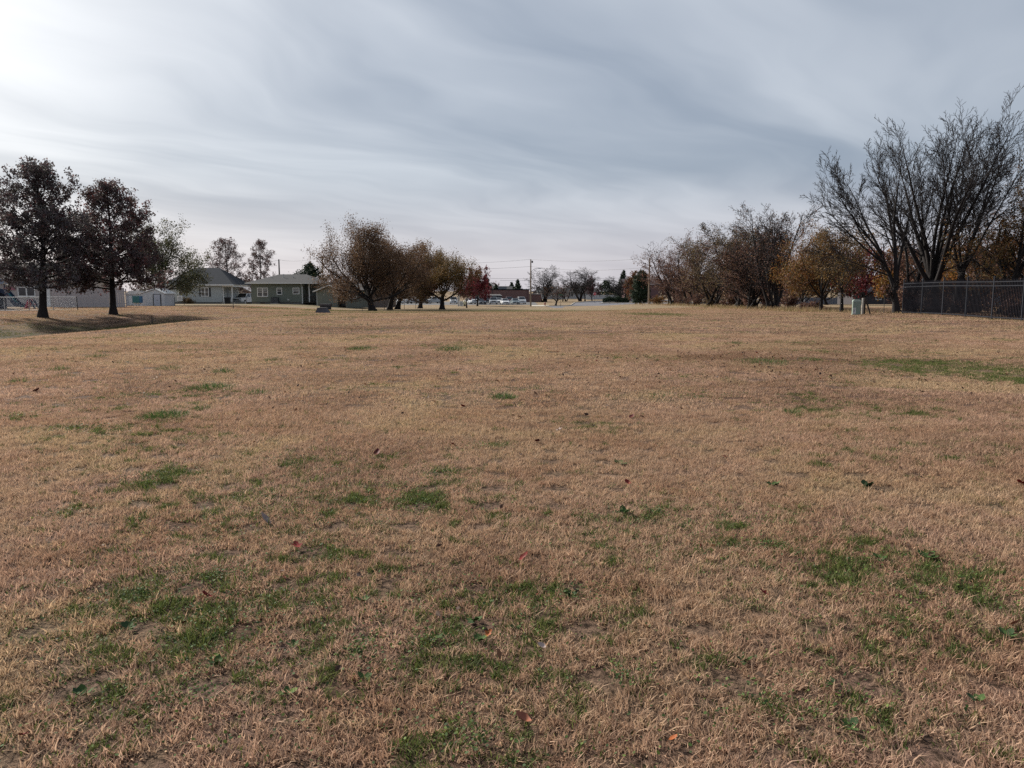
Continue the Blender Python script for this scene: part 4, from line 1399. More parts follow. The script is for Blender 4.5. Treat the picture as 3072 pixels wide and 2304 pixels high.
# far houses across the street, pale fronts
for (px, Y, wd_, ht, colr, lab) in ((1655, 300, 11, 2.6, (.34, .33, .33), 'far low pale house behind the bushy bare tree'),
                                    (1745, 318, 13, 2.6, (.30, .31, .33), 'far low grey house behind the broad bare tree'),
                                    (1500, 300, 9, 3.4, (.25, .26, .28), 'far grey house roof above the brick building')):
    x, y, z = onground(px, Y, 897)
    h = empty('house', (x, y, z), 0, lab, 'house')
    MB().box(-wd_ / 2, wd_ / 2, 0, 8, -.3, ht).build('wall', pmat(lab[:14], colr, .8, .08), h)
    gable_roof_x(-wd_ / 2 - .4, wd_ / 2 + .4, -.5, 8.5, ht, ht + 1.7).build('roof', SHINGLE_GREY, h)
    for kx in (-.3, .05, .32):
        window(h, kx * wd_ - .5, kx * wd_ + .5, .9, 2.0, 0, 1, 2)

# right background: grey board fence, gabled house, dark house behind the black fence
x, y, z = onground(2420, 172, 903)
gf = empty('board_fence', (x, y, z), 0, 'long grey-blue board fence far behind the amber trees', 'fence')
GB = pmat('slate_board', (.085, .095, .125), .85, .12, 3.0)
m0 = MB().box(.01, .37, 0, .03, -.2, 1.85).mesh('board')
m0.materials.append(GB)
for i in range(56):
    link_mesh('board', m0, None, gf, (-3 + i * .38, rb.uniform(-.02, .02), rb.uniform(-.03, .03)))
MB().box(-3, 18.3, .055, .12, 1.3, 1.4).build('rail', GB, gf)
x, y, z = onground(2615, 140, 905)
gh = empty('house', (x, y, z), 0, 'dark roofed house with white gable end seen left of the leaning bare trunk', 'house')
DBW = pmat('dark_brown_wall', (.05, .045, .05), .85, .15)
MB().box(-3.3, -1.0, .2, 7, -.3, 2.4).build('gable_wall', DBW, gh)
MB().prism([(-3.3, 2.41), (-1.0, 2.41), (-2.15, 3.7)], .15, 7, 'y').build('white_gable', WHITE, gh)
MB().box(-1.0, 6.0, .5, 6.5, -.3, 2.2).build('wall', pmat('dark_brown_wall', (.05, .045, .05), .85, .15), gh)
gable_roof_x(-1.0, 6.4, -.2, 7.2, 2.2, 3.6).build('roof', SHINGLE_DARK, gh)
gable_roof_y(-3.6, -.99, -.1, 7.1, 2.5, 3.85).build('gable_roof', SHINGLE_DARK, gh)
window(gh, 1.0, 1.9, .9, 1.9, .5, 1, 2)
x, y, z = onground(2960, 116, 908)
dh = empty('house', (x, y, z), math.radians(-3), 'dark brown house with pale blue doors behind the black fence', 'house')
MB().box(-8, 9, 0, 8, -.3, 2.3).build('wall', pmat('umber_wall', (.060, .05, .052), .85, .15), dh)
gable_roof_x(-8.5, 9.5, -.7, 8.7, 2.3, 3.5).build('roof', SHINGLE_DARK, dh)
BLUED = pmat('pale_blue_door', (.30, .38, .46), .6, .06)
for dx in (.2, 2.6):
    dd = MB().box(dx, dx + 2.0, -.05, .02, -.1, 1.95).build('garage_door', BLUED, dh)
    for i in range(1, 4):
        MB().box(dx, dx + 2.0, -.06, -.051, -.1 + i * .5, -.07 + i * .5).build('panel_joint', DARKPOST, dd)
window(dh, -6.5, -5.2, .9, 1.9, 0, 2, 1)
window(dh, -3.2, -2.2, .9, 1.9, 0, 1, 2)
window(dh, 5.8, 7.0, .9, 1.9, 0, 2, 1)

# ------------------------------------------------------------------ black steel picket fence on the right
FX0, FY0 = at(2707, 940, 48.0).x, 48.0
FX1, FY1 = 23.3, 27.0
sf = empty('picket_fence', (FX0, FY0, 0), 0, 'black steel picket fence with two upper rails receding along the right edge', 'fence')
fl = math.hypot(FX1 - FX0, FY1 - FY0)
ux, uy = (FX1 - FX0) / fl, (FY1 - FY0) / fl
pk = MB()
pk.box(-.018, .018, -.018, .018, .07, 1.93)
pk.poly([(-.014, -.014, 1.93), (.014, -.014, 1.93), (.014, .014, 1.93), (-.014, .014, 1.93), (0, 0, 2.02)], [(3, 2, 1, 0), (0, 1, 4), (1, 2, 4), (2, 3, 4), (3, 0, 4)])
pkm = pk.mesh('picket')
pkm.materials.append(BLACKSTEEL)
pom = MB().box(-.030, .030, -.030, .030, -.3, 2.1).poly([(-.045, -.045, 2.1), (.045, -.045, 2.1), (.045, .045, 2.1), (-.045, .045, 2.1), (0, 0, 2.15)], [(3, 2, 1, 0), (0, 1, 4), (1, 2, 4), (2, 3, 4), (3, 0, 4)]).mesh('post')
pom.materials.append(GREYRAIL)
rz = math.atan2(uy, ux)
npk = int(fl / .125)
posts = [i * 2.44 for i in range(int(fl / 2.44) + 1)]
for i in range(npk):
    s_ = i * .125 + .06
    if min(abs(s_ - p) for p in posts) < .05:
        continue
    x, y = ux * s_, uy * s_
    o = link_mesh('picket', pkm, None, sf, (x, y, tz(FX0 + x, FY0 + y)))
    o.rotation_euler[2] = rz
for s_ in posts:
    x, y = ux * s_, uy * s_
    o = link_mesh('post', pom, None, sf, (x, y, tz(FX0 + x, FY0 + y)))
    o.rotation_euler[2] = rz
for hgt in (.10, 1.64, 1.84):
    for k_ in range(len(posts) - 1):
        a, b = posts[k_] + .037, posts[k_ + 1] - .037
        za, zb = tz(FX0 + ux * a, FY0 + uy * a) + hgt, tz(FX0 + ux * b, FY0 + uy * b) + hgt
        nxr, nyr = -uy * .02, ux * .02
        P = []
        for (s_, z_) in ((a, za), (b, zb)):
            P.append((ux * s_, uy * s_, z_))
        (p0, p1) = P
        MB().hexa([(p0[0] - nxr, p0[1] - nyr, p0[2]), (p1[0] - nxr, p1[1] - nyr, p1[2]), (p1[0] + nxr, p1[1] + nyr, p1[2]), (p0[0] + nxr, p0[1] + nyr, p0[2]),
                   (p0[0] - nxr, p0[1] - nyr, p0[2] + .04), (p1[0] - nxr, p1[1] - nyr, p1[2] + .04), (p1[0] + nxr, p1[1] + nyr, p1[2] + .04), (p0[0] + nxr, p0[1] + nyr, p0[2] + .04)]).build('rail', GREYRAIL, sf)

# green utility pedestal
x, y, z = ground(2568, 944)
ub_scale = .9
ub = empty('utility_box', (x, y, z), math.radians(-16), 'pale green utility pedestal with white label left of the black fence', 'utility box')
ub.scale = (ub_scale,) * 3
UG = pmat('pedestal_green', (.20, .255, .215), .5, .08, 2.0)
MB().box(-.27, .27, -.22, .22, -.15, .06).build('base', pmat('pedestal_base', (.22, .28, .24), .6, .1), ub)
MB().prism([(-.25, .06), (.25, .06), (.25, .9), (.22, .97), (.14, 1.0), (-.14, 1.0), (-.22, .97), (-.25, .9)], -.2, .2, 'y').build('cover', UG, ub)
MB().prism([(-.265, .88), (.265, .88), (.235, .985), (.15, 1.02), (-.15, 1.02), (-.235, .985)], -.215, .215, 'y').build('cap', pmat('pedestal_cap', (.30, .37, .33), .5, .06), ub)
lb = MB().box(-.24, -.06, -.204, -.2, .08, .46).build('label_plate', WHITE, ub)
for i, (a, b) in enumerate(((.36, .41), (.27, .32), (.19, .23), (.12, .15))):
    MB().box(-.21, -.09 - .02 * (i % 2), -.206, -.2042, a, b).build('print_line', DARKPOST, lb)
# wooden fence end: post, brace
x, y, z = ground(2586, 943)
ep = empty('brace_post', (x, y, z), 0, 'wooden end post with slanting brace right of the utility pedestal', 'post')
MB().tube([(0, 0, -.3), (0, 0, 1.0)], .055, 8).build('white_post', pmat('greyed_post', (.40, .37, .33), .9, .2), ep)
MB().tube([(.16, .1, -.3), (.16, .1, 1.02)], .08, 8).build('end_post', DARKWOOD, ep)
MB().tube([(.22, .1, .95), (.58, .12, -.05)], .055, 8).build('brace', DARKWOOD, ep)
x, y, z = ground(2651, 940)
tp = MB().tube([(0, 0, -.3), (0, 0, 1.05)], .02, 6).box(-.05, .05, -.01, .01, 1.05, 1.16).build('marker_post', DARKPOST)
tp.location = (x, y, z)
tag(tp, 'thin dark steel marker post left of the leaning bare trunk', 'post')

# ------------------------------------------------------------------ poles and wires
def pole(px, pyb, Y, pytop, label, arm=None, lamp=None, r=.14, m=WOODPOLE, name='utility_pole', banner=False):
    x, y, z = onground(px, Y, pyb)
    top = at(px, pytop, Y).z
    h = top - z
    root = empty(name, (x, y, z), 0, label, 'pole')
    MB().tube([(0, 0, -.5), (0, 0, h * .5), (0, 0, h)], [r * 1.15, r, r * .75], 10).build('shaft', m, root)
    if arm:
        for (hz_, wd_) in arm:
            MB().box(-wd_ / 2, wd_ / 2, -r - .12, -r, h - hz_ - .06, h - hz_ + .06).build('crossarm', WOODPOLE, root)
            for q_ in (-.45, -.2, .2, .45):
                MB().tube([(q_ * wd_, -r - .06, h - hz_ + .06), (q_ * wd_, -r - .06, h - hz_ + .24)], .05, 6).build('insulator', pmat('insulator', (.12, .10, .10), .3, .1), root)
    if lamp:
        hz_, ln = lamp
        pts = [(r * .8, 0, h - hz_), (ln * .35, 0, h - hz_ + .5), (ln * .7, 0, h - hz_ + .72), (ln, 0, h - hz_ + .72)]
        MB().tube(pts, .045, 6).build('lamp_arm', STEEL, root)
        MB().hexa([(ln - .1, -.14, h - hz_ + .6), (ln + .6, -.10, h - hz_ + .62), (ln + .6, .10, h - hz_ + .62), (ln - .1, .14, h - hz_ + .6),
                   (ln - .1, -.12, h - hz_ + .82), (ln + .6, -.06, h - hz_ + .74), (ln + .6, .06, h - hz_ + .74), (ln - .1, .12, h - hz_ + .82)]).build('lamp_head', STEEL, root)
    if banner:
        MB().box(-.55, .6, -.06, .06, h * .42, h * .42 + .09).build('bracket', STEEL, root)
        MB().tube([(.32, -.1, h - .75), (.32, -.1, h - .3)], .16, 8).build('floodlight', DARKPOST, root)
    return x, y, z, h


p1 = pole(1592, 917, 165, 778, 'tall wooden street pole with lamp arm right of the parked cars', lamp=(2.6, 1.7), banner=True, r=.16)
p2 = pole(1946, 912, 140, 774, 'wooden utility pole at the far end of the right tree row', r=.15)
p3 = pole(841, 905, 155, 778, 'thin dark pole rising behind the roof of the green house', r=.16, m=DARKPOST)
p4 = pole(971, 905, 150, 767, 'utility pole with crossarm behind the garage', arm=[(.35, 1.2)], r=.13)
p5 = pole(1896, 905, 232, 819, 'pale far pole behind the cedar by the road, left one', r=.16, m=STEEL)
p6 = pole(1901, 905, 240, 822, 'dark far pole behind the cedar by the road, right one', r=.15, m=DARKPOST)
p7 = pole(1375, 913, 166, 845, 'pale metal pole left of the small russet tree before the parked cars', r=.14, m=STEEL, name='light_pole')
p8 = pole(1379, 913, 172, 835, 'thin metal pole right beside the pale one before the parked cars', r=.08, m=STEEL, name='light_pole')


def cable(a, b, sag, label, r=.03):
    mb = MB()
    pts = []
    for i in range(13):
        t = i / 12
        p = Vector(a).lerp(Vector(b), t)
        p.z -= sag * 4 * t * (1 - t)
        pts.append(p)
    mb.tube(pts, r, 5)
    o = mb.build('power_line', WIRE)
    return tag(o, label, 'cable', 'overhead wires along the street')


T1 = Vector((p1[0], p1[1], p1[2] + p1[3]))
T2 = Vector((p2[0], p2[1], p2[2] + p2[3]))
T4 = Vector((p4[0], p4[1], p4[2] + p4[3] - .15))
F6 = Vector((p6[0], p6[1], p6[2] + p6[3]))
cable(T4, T1, 1.1, 'top wire from the garage pole to the street lamp pole', .017)
cable(T4 - Vector((0, 0, 1.2)), T1 - Vector((0, 0, 1.5)), .9, 'second wire from the garage pole to the street lamp pole', .019)
cable(T1, T2, .5, 'top wire from the street lamp pole to the roadside pole', .017)
cable(T1 - Vector((0, 0, 1.5)), T2 - Vector((0, 0, 1.6)), .7, 'second wire from the street lamp pole to the roadside pole', .019)
a = at(1462, 835, 235)
b = at(1870, 834, 235)
cable(a, b, .2, 'upper of the two low far wires above the street', .030)
a = at(1500, 841, 235)
b = at(1870, 840, 235)
cable(a, b, .2, 'lower of the two low far wires above the street', .030)
cable(at(640, 789, 152), at(841, 780, 155), .4, 'wire reaching left from the thin pole behind the green house', .017)
cable(at(841, 780, 155), T4, .5, 'wire between the thin pole and the garage pole', .017)

# fence posts near the houses and the middle clump
PO = 'old fence posts near the houses'
for (px, pyb, Y, h, label) in ((457, 974, None, .62, 'thin dark post on the swale bank before the garden shed'),
                               (525, 919, 88, .95, 'dark post right of the garden shed'),
                               (553, 919, 92, .55, 'short post before the wall of the pale house'),
                               (700, 926, None, 1.0, 'dark post on the lawn right of the pale house'),
                               (714, 913, 112, .85, 'thin dark post near the drive, left of the white pickup'),
                               (739, 908, 111, 1.25, 'post standing before the white pickup'),
                               (1087, 934, None, .55, 'short thin post left of the largest brown-leaved trunk'),
                               (1153, 928, 97, 1.05, 'black post between the two thickest middle trunks'),
                               (1197, 920, 113, 1.0, 'dark post right of the third middle trunk'),
                               (1213, 921, 115, .95, 'dark post with slanting stay among the middle trees'),
                               (1247, 916, 128, .95, 'dark post left of the short thick trunk'),
                               (2400, 927, 69, 1.0, 'dark post left of the amber trees'),
                               (2412, 921, 120, 1.9, 'pale post among the amber trees')):
    x, y, z = ground(px, pyb) if Y is None else onground(px, Y, pyb)
    r = .035 if h > .8 else .028
    o = MB().tube([(0, 0, -.25), (0, 0, h)], r, 7).tube([(0, 0, h), (0, 0, h + .03)], [r * 1.3, r * .8], 7).build('fence_post', STEEL if 'pale' in label[:6] else DARKPOST)
    o.location = (x, y, z)
    tag(o, label, 'post', PO)

# concrete pier and slab on the lawn
x, y, z = ground(969, 939)
st = empty('concrete_pier', (x, y, z), 0, 'flared dark concrete pier on the lawn before the garage', 'concrete pier')
CG = pmat('grey_concrete', (.075, .072, .082), .9, .2, 3.0)
MB().hexa([(-.66, -.45, -.1), (.66, -.45, -.1), (.66, .45, -.1), (-.66, .45, -.1), (-.42, -.3, .42), (.34, -.3, .42), (.34, .3, .42), (-.42, .3, .42)]).build('pier', CG, st)
MB().box(-.45, .37, -.33, .33, .422, .47).build('cap', CG, st)
x, y, z = onground(977, 92, 924)
sb = empty('stone_slab', (x, y, z), 0, 'low dark stone slab bench just behind the concrete pier', 'slab')
MB().box(-.68, .68, -.4, .4, .44, .64).build('slab_top', CG, sb)
MB().box(-.6, .6, -.32, .32, -.1, .44).build('slab_base', pmat('slab_base', (.05, .05, .055), .9, .2), sb)
# wheelie bin by the porch
x, y, z = onground(683, 119, 906)
wb = empty('wheelie_bin', (x, y, z), 0, 'black wheeled bin by the porch of the pale house', 'bin')
MB().hexa([(-.3, -.3, .05), (.3, -.3, .05), (.3, .3, .05), (-.3, .3, .05), (-.4, -.38, 1.0), (.4, -.38, 1.0), (.4, .38, 1.0), (-.4, .38, 1.0)]).build('body', RUBBER, wb)
MB().hexa([(-.43, -.42, 1.0), (.43, -.42, 1.0), (.43, .45, 1.0), (-.43, .45, 1.0), (-.38, -.3, 1.1), (.38, -.3, 1.1), (.38, .45, 1.12), (-.38, .45, 1.12)]).build('lid', RUBBER, wb)
for dx in (-.3, .3):
    MB().tube([(dx - .05, .3, .12), (dx + .05, .3, .12)], .12, 10).build('wheel', RUBBER, wb)

# ------------------------------------------------------------------ street furniture
def sign_post(px, pyb, Y, h, name, label):
    x, y, z = onground(px, Y, pyb)
    root = empty(name, (x, y, z), 0, label, 'sign')
    MB().tube([(0, 0, -.3), (0, 0, h)], .035, 7).build('post', DARKPOST, root)
    return root, h


ss, h = sign_post(1784, 908, 206, 2.75, 'stop_sign', 'red stop sign at the street corner')
RED = pmat('sign_red', (.45, .03, .045), .5, .06)
oct_ = [(.40 * math.cos(math.radians(22.5 + 45 * i)), 2.5 + .40 * math.sin(math.radians(22.5 + 45 * i))) for i in range(8)]
oc2 = [(.43 * math.cos(math.radians(22.5 + 45 * i)), 2.5 + .43 * math.sin(math.radians(22.5 + 45 * i))) for i in range(8)]
pl = MB().prism(oc2, -.045, -.036, 'y').build('white_border', WHITE, ss)
MB().prism(oct_, -.052, -.046, 'y').build('red_plate', RED, ss)
tx = bpy.data.curves.new('stop_text', 'FONT')
tx.body = 'STOP'
tx.size = .30
tx.align_x = 'CENTER'
tx.align_y = 'CENTER'
tx.extrude = .002
to = bpy.data.objects.new('stop_text', tx)
col.objects.link(to)
to.parent = ss
dg = bpy.context.evaluated_depsgraph_get()
tme = bpy.data.meshes.new_from_object(to.evaluated_get(dg))
bpy.data.objects.remove(to)
lt = link_mesh('lettering', tme, WHITE, ss, (0, -.056, 2.5))
lt.rotation_euler = (math.pi / 2, 0, 0)
ns, h = sign_post(1682, 919, 163, 2.6, 'street_sign', 'street name sign on a thin post right of the small forked tree')
MB().box(-.45, .45, -.045, -.037, 2.35, 2.55).build('blade', pmat('sign_green', (.03, .12, .07), .5, .1), ns)
x, y, z = onground(1635, 172, 916)
hyd = empty('fire_hydrant', (x, y, z), 0, 'dark red fire hydrant left of the small forked tree', 'hydrant')
HR = pmat('hydrant_red', (.20, .035, .03), .5, .15)
MB().tube([(0, 0, -.1), (0, 0, .08), (0, 0, .081), (0, 0, .55), (0, 0, .56), (0, 0, .62), (0, 0, .72), (0, 0, .78)], [.19, .19, .13, .13, .17, .17, .12, .04], 12).build('barrel', HR, hyd)
for dx in (-1, 1):
    MB().tube([(dx * .12, 0, .42), (dx * .22, 0, .42)], .07, 8).build('side_nozzle', HR, hyd)
MB().tube([(0, -.12, .40), (0, -.24, .40)], .09, 8).build('front_nozzle', HR, hyd)
# roadside markers
for (px, pyb, Y, label) in ((1829, 918, 158, 'thin white-footed roadside marker stake nearest the field'), (1852, 914, 166, 'thin roadside marker stake, second along the kerb'),
                            (1872, 912, 172, 'thin roadside marker stake, third along the kerb')):
    x, y, z = onground(px, Y, pyb)
    r = empty('marker_stake', (x, y, z), 0, label, 'stake', 'marker stakes along the kerb')
    MB().tube([(0, 0, -.2), (0, 0, .95)], .022, 6).build('rod', DARKPOST, r)
    MB().tube([(0, 0, -.2), (0, 0, .28)], .05, 6).build('foot', WHITE, r)
# white cabinet and pale dome-topped marker by the lot
x, y, z = onground(1384, 168, 913)
cb = empty('utility_cabinet', (x, y, z), 0, 'white utility cabinet left of the small russet tree', 'cabinet')
MB().box(-.33, .33, -.25, .25, -.1, 1.05).build('casing', WHITE, cb)
MB().box(-.36, .36, -.28, .28, 1.05, 1.12).build('lid', WHITE, cb)
dr = MB().box(-.27, .27, -.265, -.25, .1, .98).build('door', SIDING_WHITE, cb)
MB().box(.18, .22, -.285, -.265, .5, .62).build('handle', DARKPOST, dr)
x, y, z = onground(1394, 168, 913)
dm = empty('pipeline_marker', (x, y, z), 0, 'pale yellow dome-topped marker beside the white cabinet', 'marker')
MB().tube([(0, 0, -.1), (0, 0, .35), (0, 0, .36), (0, 0, .85), (0, 0, 1.05), (0, 0, 1.17), (0, 0, 1.2)], [.24, .22, .33, .33, .27, .13, .02], 12).build('dome', pmat('pale_yellow', (.62, .60, .40), .5, .08), dm)
MB().tube([(0, 0, .1), (0, 0, .3)], .27, 10).build('band', DARKPOST, dm)

# ------------------------------------------------------------------ cars
def carpaint(name, c):
    return pmat(name, c, .28, .04, 1.0, spec=.6)


CARW = carpaint('white_car_paint', (.66, .67, .68))
CARS_ = carpaint('silver_car_paint', (.36, .38, .40))
CARD = carpaint('dark_car_paint', (.035, .04, .05))
CARM = carpaint('maroon_car_paint', (.085, .03, .035))
CART = carpaint('teal_grey_car_paint', (.17, .215, .235))
CARB = carpaint('blue_grey_car_paint', (.24, .28, .36))
LAMP = pmat('headlamp', (.72, .74, .76), .12, .04, spec=.8)
TAIL = pmat('tail_lamp', (.30, .02, .02), .25, .05)
CARGLASS = pmat('car_glass', (.018, .022, .026), .06, .2, 1.0, spec=.8)


def make_car(kind, m, x, y, z, rz, label):
    """car built round its middle; its nose points to -y"""
    root = empty('parked_car' if kind != 'pickup' else 'parked_pickup', (x, y, z), rz, label, 'pickup' if kind == 'pickup' else 'car', 'vehicles parked behind the field')
    hw = {'sedan': .88, 'suv': .93, 'pickup': .98}[kind]
    L = {'sedan': 4.6, 'suv': 4.7, 'pickup': 5.6}[kind]
    f, b = -L / 2, L / 2
    if kind == 'sedan':
        prof = [(f + .05, .28), (f, .55), (f + .12, .72), (f + 1.25, .92), (b - .95, .98), (b - .1, .92), (b, .6), (b - .08, .28)]
        cab = ((f + 1.15, b - .75, .90), (f + 2.05, b - 1.5, 1.45), hw - .04, hw - .26)
        wr, wy = .32, (f + .85, b - .95)
    elif kind == 'suv':
        prof = [(f + .06, .34), (f, .7), (f + .1, .92), (f + 1.15, 1.08), (b - .1, 1.12), (b, .8), (b - .06, .34)]
        cab = ((f + 1.0, b - .08, 1.05), (f + 1.75, b - .42, 1.76), hw - .03, hw - .22)
        wr, wy = .36, (f + .9, b - .95)
    else:
        prof = [(f + .06, .42), (f, .8), (f + .1, 1.08), (f + 1.3, 1.18), (b - 2.2, 1.2), (b - .03, 1.2), (b, .85), (b - .05, .45)]
        cab = ((f + 1.15, b - 2.05, 1.15), (f + 1.85, b - 2.35, 1.86), hw - .05, hw - .24)
        wr, wy = .40, (f + .95, b - 1.1)
    # body shell: rounded shoulders from three stacked outlines
    mb = MB()
    n = len(prof)
    cy = sum(p[0] for p in prof) / n
    ring = []
    for (ww, sc, lift) in ((-hw + .05, .985, 0), (-hw, 1, .0), (-hw, 1, 0), (hw, 1, 0), (hw - .05, .985, 0)):
        pass
    stations = [(-hw, .96), (-hw + .07, 1.0), (hw - .07, 1.0), (hw, .96)]
    base = len(mb.v)
    for (xx, sc) in stations:
        for (py_, pz) in prof:
            mb.v.append((xx, cy + (py_ - cy) * sc, pz - (1 - sc) * .9 if pz > .7 else pz))
    for si in range(3):
        for i in range(n):
            j = (i + 1) % n
            mb.f.append((si * n + i, si * n + j, (si + 1) * n + j, (si + 1) * n + i))
    mb.f.append(tuple(range(n)))
    mb.f.append(tuple(3 * n + i for i in reversed(range(n))))
    body = mb.build('body', m, root)
    (y0, y1, z0), (t0, t1, z1), wb_, wt = cab
    cabm = MB().hexa([(-wb_, y0, z0), (wb_, y0, z0), (wb_, y1, z0), (-wb_, y1, z0), (-wt, t0, z1), (wt, t0, z1), (wt, t1, z1), (-wt, t1, z1)])
    cb_ = cabm.build('cabin', m, root)

    def face_panel(a, b_, c, d, ia, off, name):
        A, B, C, D = (Vector(v) for v in (a, b_, c, d))
        nrm = (B - A).cross(D - A).normalized()
        cen = (A + B + C + D) / 4
        if nrm.dot(cen - Vector((0, (y0 + y1) / 2, z0))) < 0:
            nrm = -nrm
        q_ = [cen + (v - cen) * ia + nrm * off for v in (A, B, C, D)]
        p = MB().poly(q_ + [v - nrm * .012 for v in q_], [(0, 1, 2, 3), (7, 6, 5, 4), (0, 4, 5, 1), (1, 5, 6, 2), (2, 6, 7, 3), (3, 7, 4, 0)])
        return p.build(name, CARGLASS, cb_)
    face_panel((-wb_, y0, z0 + .02), (wb_, y0, z0 + .02), (wt, t0, z1), (-wt, t0, z1), .88, .01, 'windscreen')
    face_panel((-wb_, y1, z0 + .02), (wb_, y1, z0 + .02), (wt, t1, z1), (-wt, t1, z1), .84, .01, 'rear_window')
    for sg in (-1, 1):
        ym, tm = (y0 + y1) / 2 + .1, (t0 + t1) / 2 + .05
        face_panel((sg * wb_, y0 + .15, z0 + .03), (sg * wb_, ym - .04, z0 + .03), (sg * wt, tm - .04, z1), (sg * wt, t0 + .1, z1), .86, .01, 'side_window')
        face_panel((sg * wb_, ym + .04, z0 + .03), (sg * wb_, y1 - .12, z0 + .03), (sg * wt, t1 - .08, z1), (sg * wt, tm + .04, z1), .86, .01, 'side_window')
    zl = prof[1][1]
    MB().box(-hw * .52, hw * .52, f - .025, f + .2, zl - .06, zl + .12).build('grille', BLACKSTEEL, body)
    for sg in (-1, 1):
        MB().hexa([(sg * hw * .56, f - .012, zl - .02), (sg * hw * .93, f + .1, zl - .02), (sg * hw * .93, f + .3, zl - .02), (sg * hw * .56, f + .3, zl - .02),
                   (sg * hw * .56, f + .02, zl + .14), (sg * hw * .93, f + .14, zl + .14), (sg * hw * .93, f + .3, zl + .14), (sg * hw * .56, f + .3, zl + .14)]).build('headlight', LAMP, body)
        MB().box(sg * hw * .78 - .1, sg * hw * .78 + .1, b - .12, b + .015, .75, .98).build('tail_light', TAIL, body)
        MB().box(min(sg * (wb_ + .0), sg * (wb_ + .2)), max(sg * (wb_ + .0), sg * (wb_ + .2)), y0 + .35, y0 + .5, z0 + .02, z0 + .17).build('mirror', m, body)
    MB().box(-hw * .9, hw * .9, f - .05, f + .12, .30, zl - .16).build('bumper', m if kind != 'pickup' else STEEL, body)
    MB().box(-.25, .25, f - .062, f - .05, .40, .50).build('number_plate', WHITE, body)
    MB().box(-hw * .85, hw * .85, f + .25, b - .25, .2, .33).build('underbody', RUBBER, body)
    for wyy in wy:
        for sg in (-1, 1):
            tw = MB().tube([(sg * (hw - .2), wyy, wr), (sg * (hw + .012), wyy, wr)], wr, 16).build('wheel', RUBBER, root)
            MB().tube([(sg * (hw + .0), wyy, wr), (sg * (hw + .022), wyy, wr)], wr * .62, 12).build('rim', STEEL, tw)
    if kind == 'pickup':
        MB().box(-hw + .1, hw - .1, b - 1.95, b - .12, 1.196, 1.206).build('bed_liner', RUBBER, body)
    return root


R_ = math.radians
for (kind, m, px, Y, py, rz, label) in (
        ('sedan', CARW, 1192, 208, 907, R_(40), 'white car behind the middle trunks, left of the blue-white pickup'),
        ('pickup', CARW, 1229, 200, 907, R_(-32), 'white pickup framed between the middle tree trunks'),
        ('suv', CARB, 1254, 214, 907, R_(20), 'blue-grey car close behind the white pickup among the middle trees'),
        ('suv', CARD, 1270, 199, 909, R_(12), 'dark car right of the short thick trunk of the middle trees'),
        ('suv', CARS_, 1302, 204, 908, R_(-60), 'grey car left of the golden-brown tree trunk'),
        ('suv', CARW, 1361, 197, 911, R_(6), 'white car left of the pale metal poles'),
        ('sedan', CARW, 1410, 196, 911, R_(25), 'white car just right of the small russet tree'),
        ('pickup', CARW, 1426, 196, 911, R_(4), 'white pickup near the left end of the long row of cars'),
        ('sedan', CARD, 1446, 188, 912, R_(8), 'dark-nosed sedan with bright roof in the row of cars'),
        ('suv', CARD, 1462, 203, 911, R_(6), 'black car half hidden before the dark carport'),
        ('suv', CARS_, 1480, 190, 912, R_(4), 'silver car before the dark carport'),
        ('sedan', CARW, 1497, 204, 911, R_(4), 'low white car half hidden between the silver car and the white sedan'),
        ('sedan', CARW, 1514, 187, 913, R_(10), 'white sedan in the middle of the row before the brick wall'),
        ('suv', CARM, 1528, 203, 911, R_(5), 'maroon car behind the white sedan before the brick wall'),
        ('sedan', CART, 1545, 189, 912, R_(8), 'teal-grey sedan second from the right end of the row of cars'),
        ('suv', CARW, 1564, 196, 912, R_(7), 'white car at the right end of the row by the street lamp pole')):
    x, y, z = onground(px, Y, py)
    make_car(kind, m, x, y, max(z, ZF) + .03, rz, label)
x, y, z = onground(742, 128, 906)
make_car('pickup', CARW, x, y, z + .02, R_(-18), 'white pickup parked left of the green house')
x, y, z = onground(672, 146, 905)
make_car('suv', CARW, x, y, z + .05, R_(10), 'white car glimpsed behind the porch of the pale house')

# ------------------------------------------------------------------ hedge, shrubs, weeds and far woods
x, y, z = onground(1848, 222, 903)
rng = np.random.default_rng(5)
hg = empty('hedge', (x, y, z), 0, 'long dark clipped hedge by the road left of the cedar', 'hedge')
n = 9000
u = rng.uniform(-1, 1, n)
th = rng.uniform(0, np.pi, n)
rr = rng.uniform(.55, 1.05, n) * (1 - .25 * np.abs(u) ** 4)
P = np.stack([u * 3.7 + rng.normal(0, .1, n), np.cos(th) * rr * 1.0, np.sin(th) * rr * 1.5 * (1 + .12 * np.sin(u * 9))], 1)
lm = leaves_mesh(rng, np.stack([P, P + rng.normal(0, .1, (n, 3))], 1), 12000, .2, GREEN, .08)
link_mesh('foliage', lm, NEEDLE, hg)
st_ = MB()
for i in range(9):
    st_.tube([(-3.2 + i * .8, 0, -.1), (-3.2 + i * .8, .05, .8)], .04, 5)
st_.build('stems', BARK, hg)


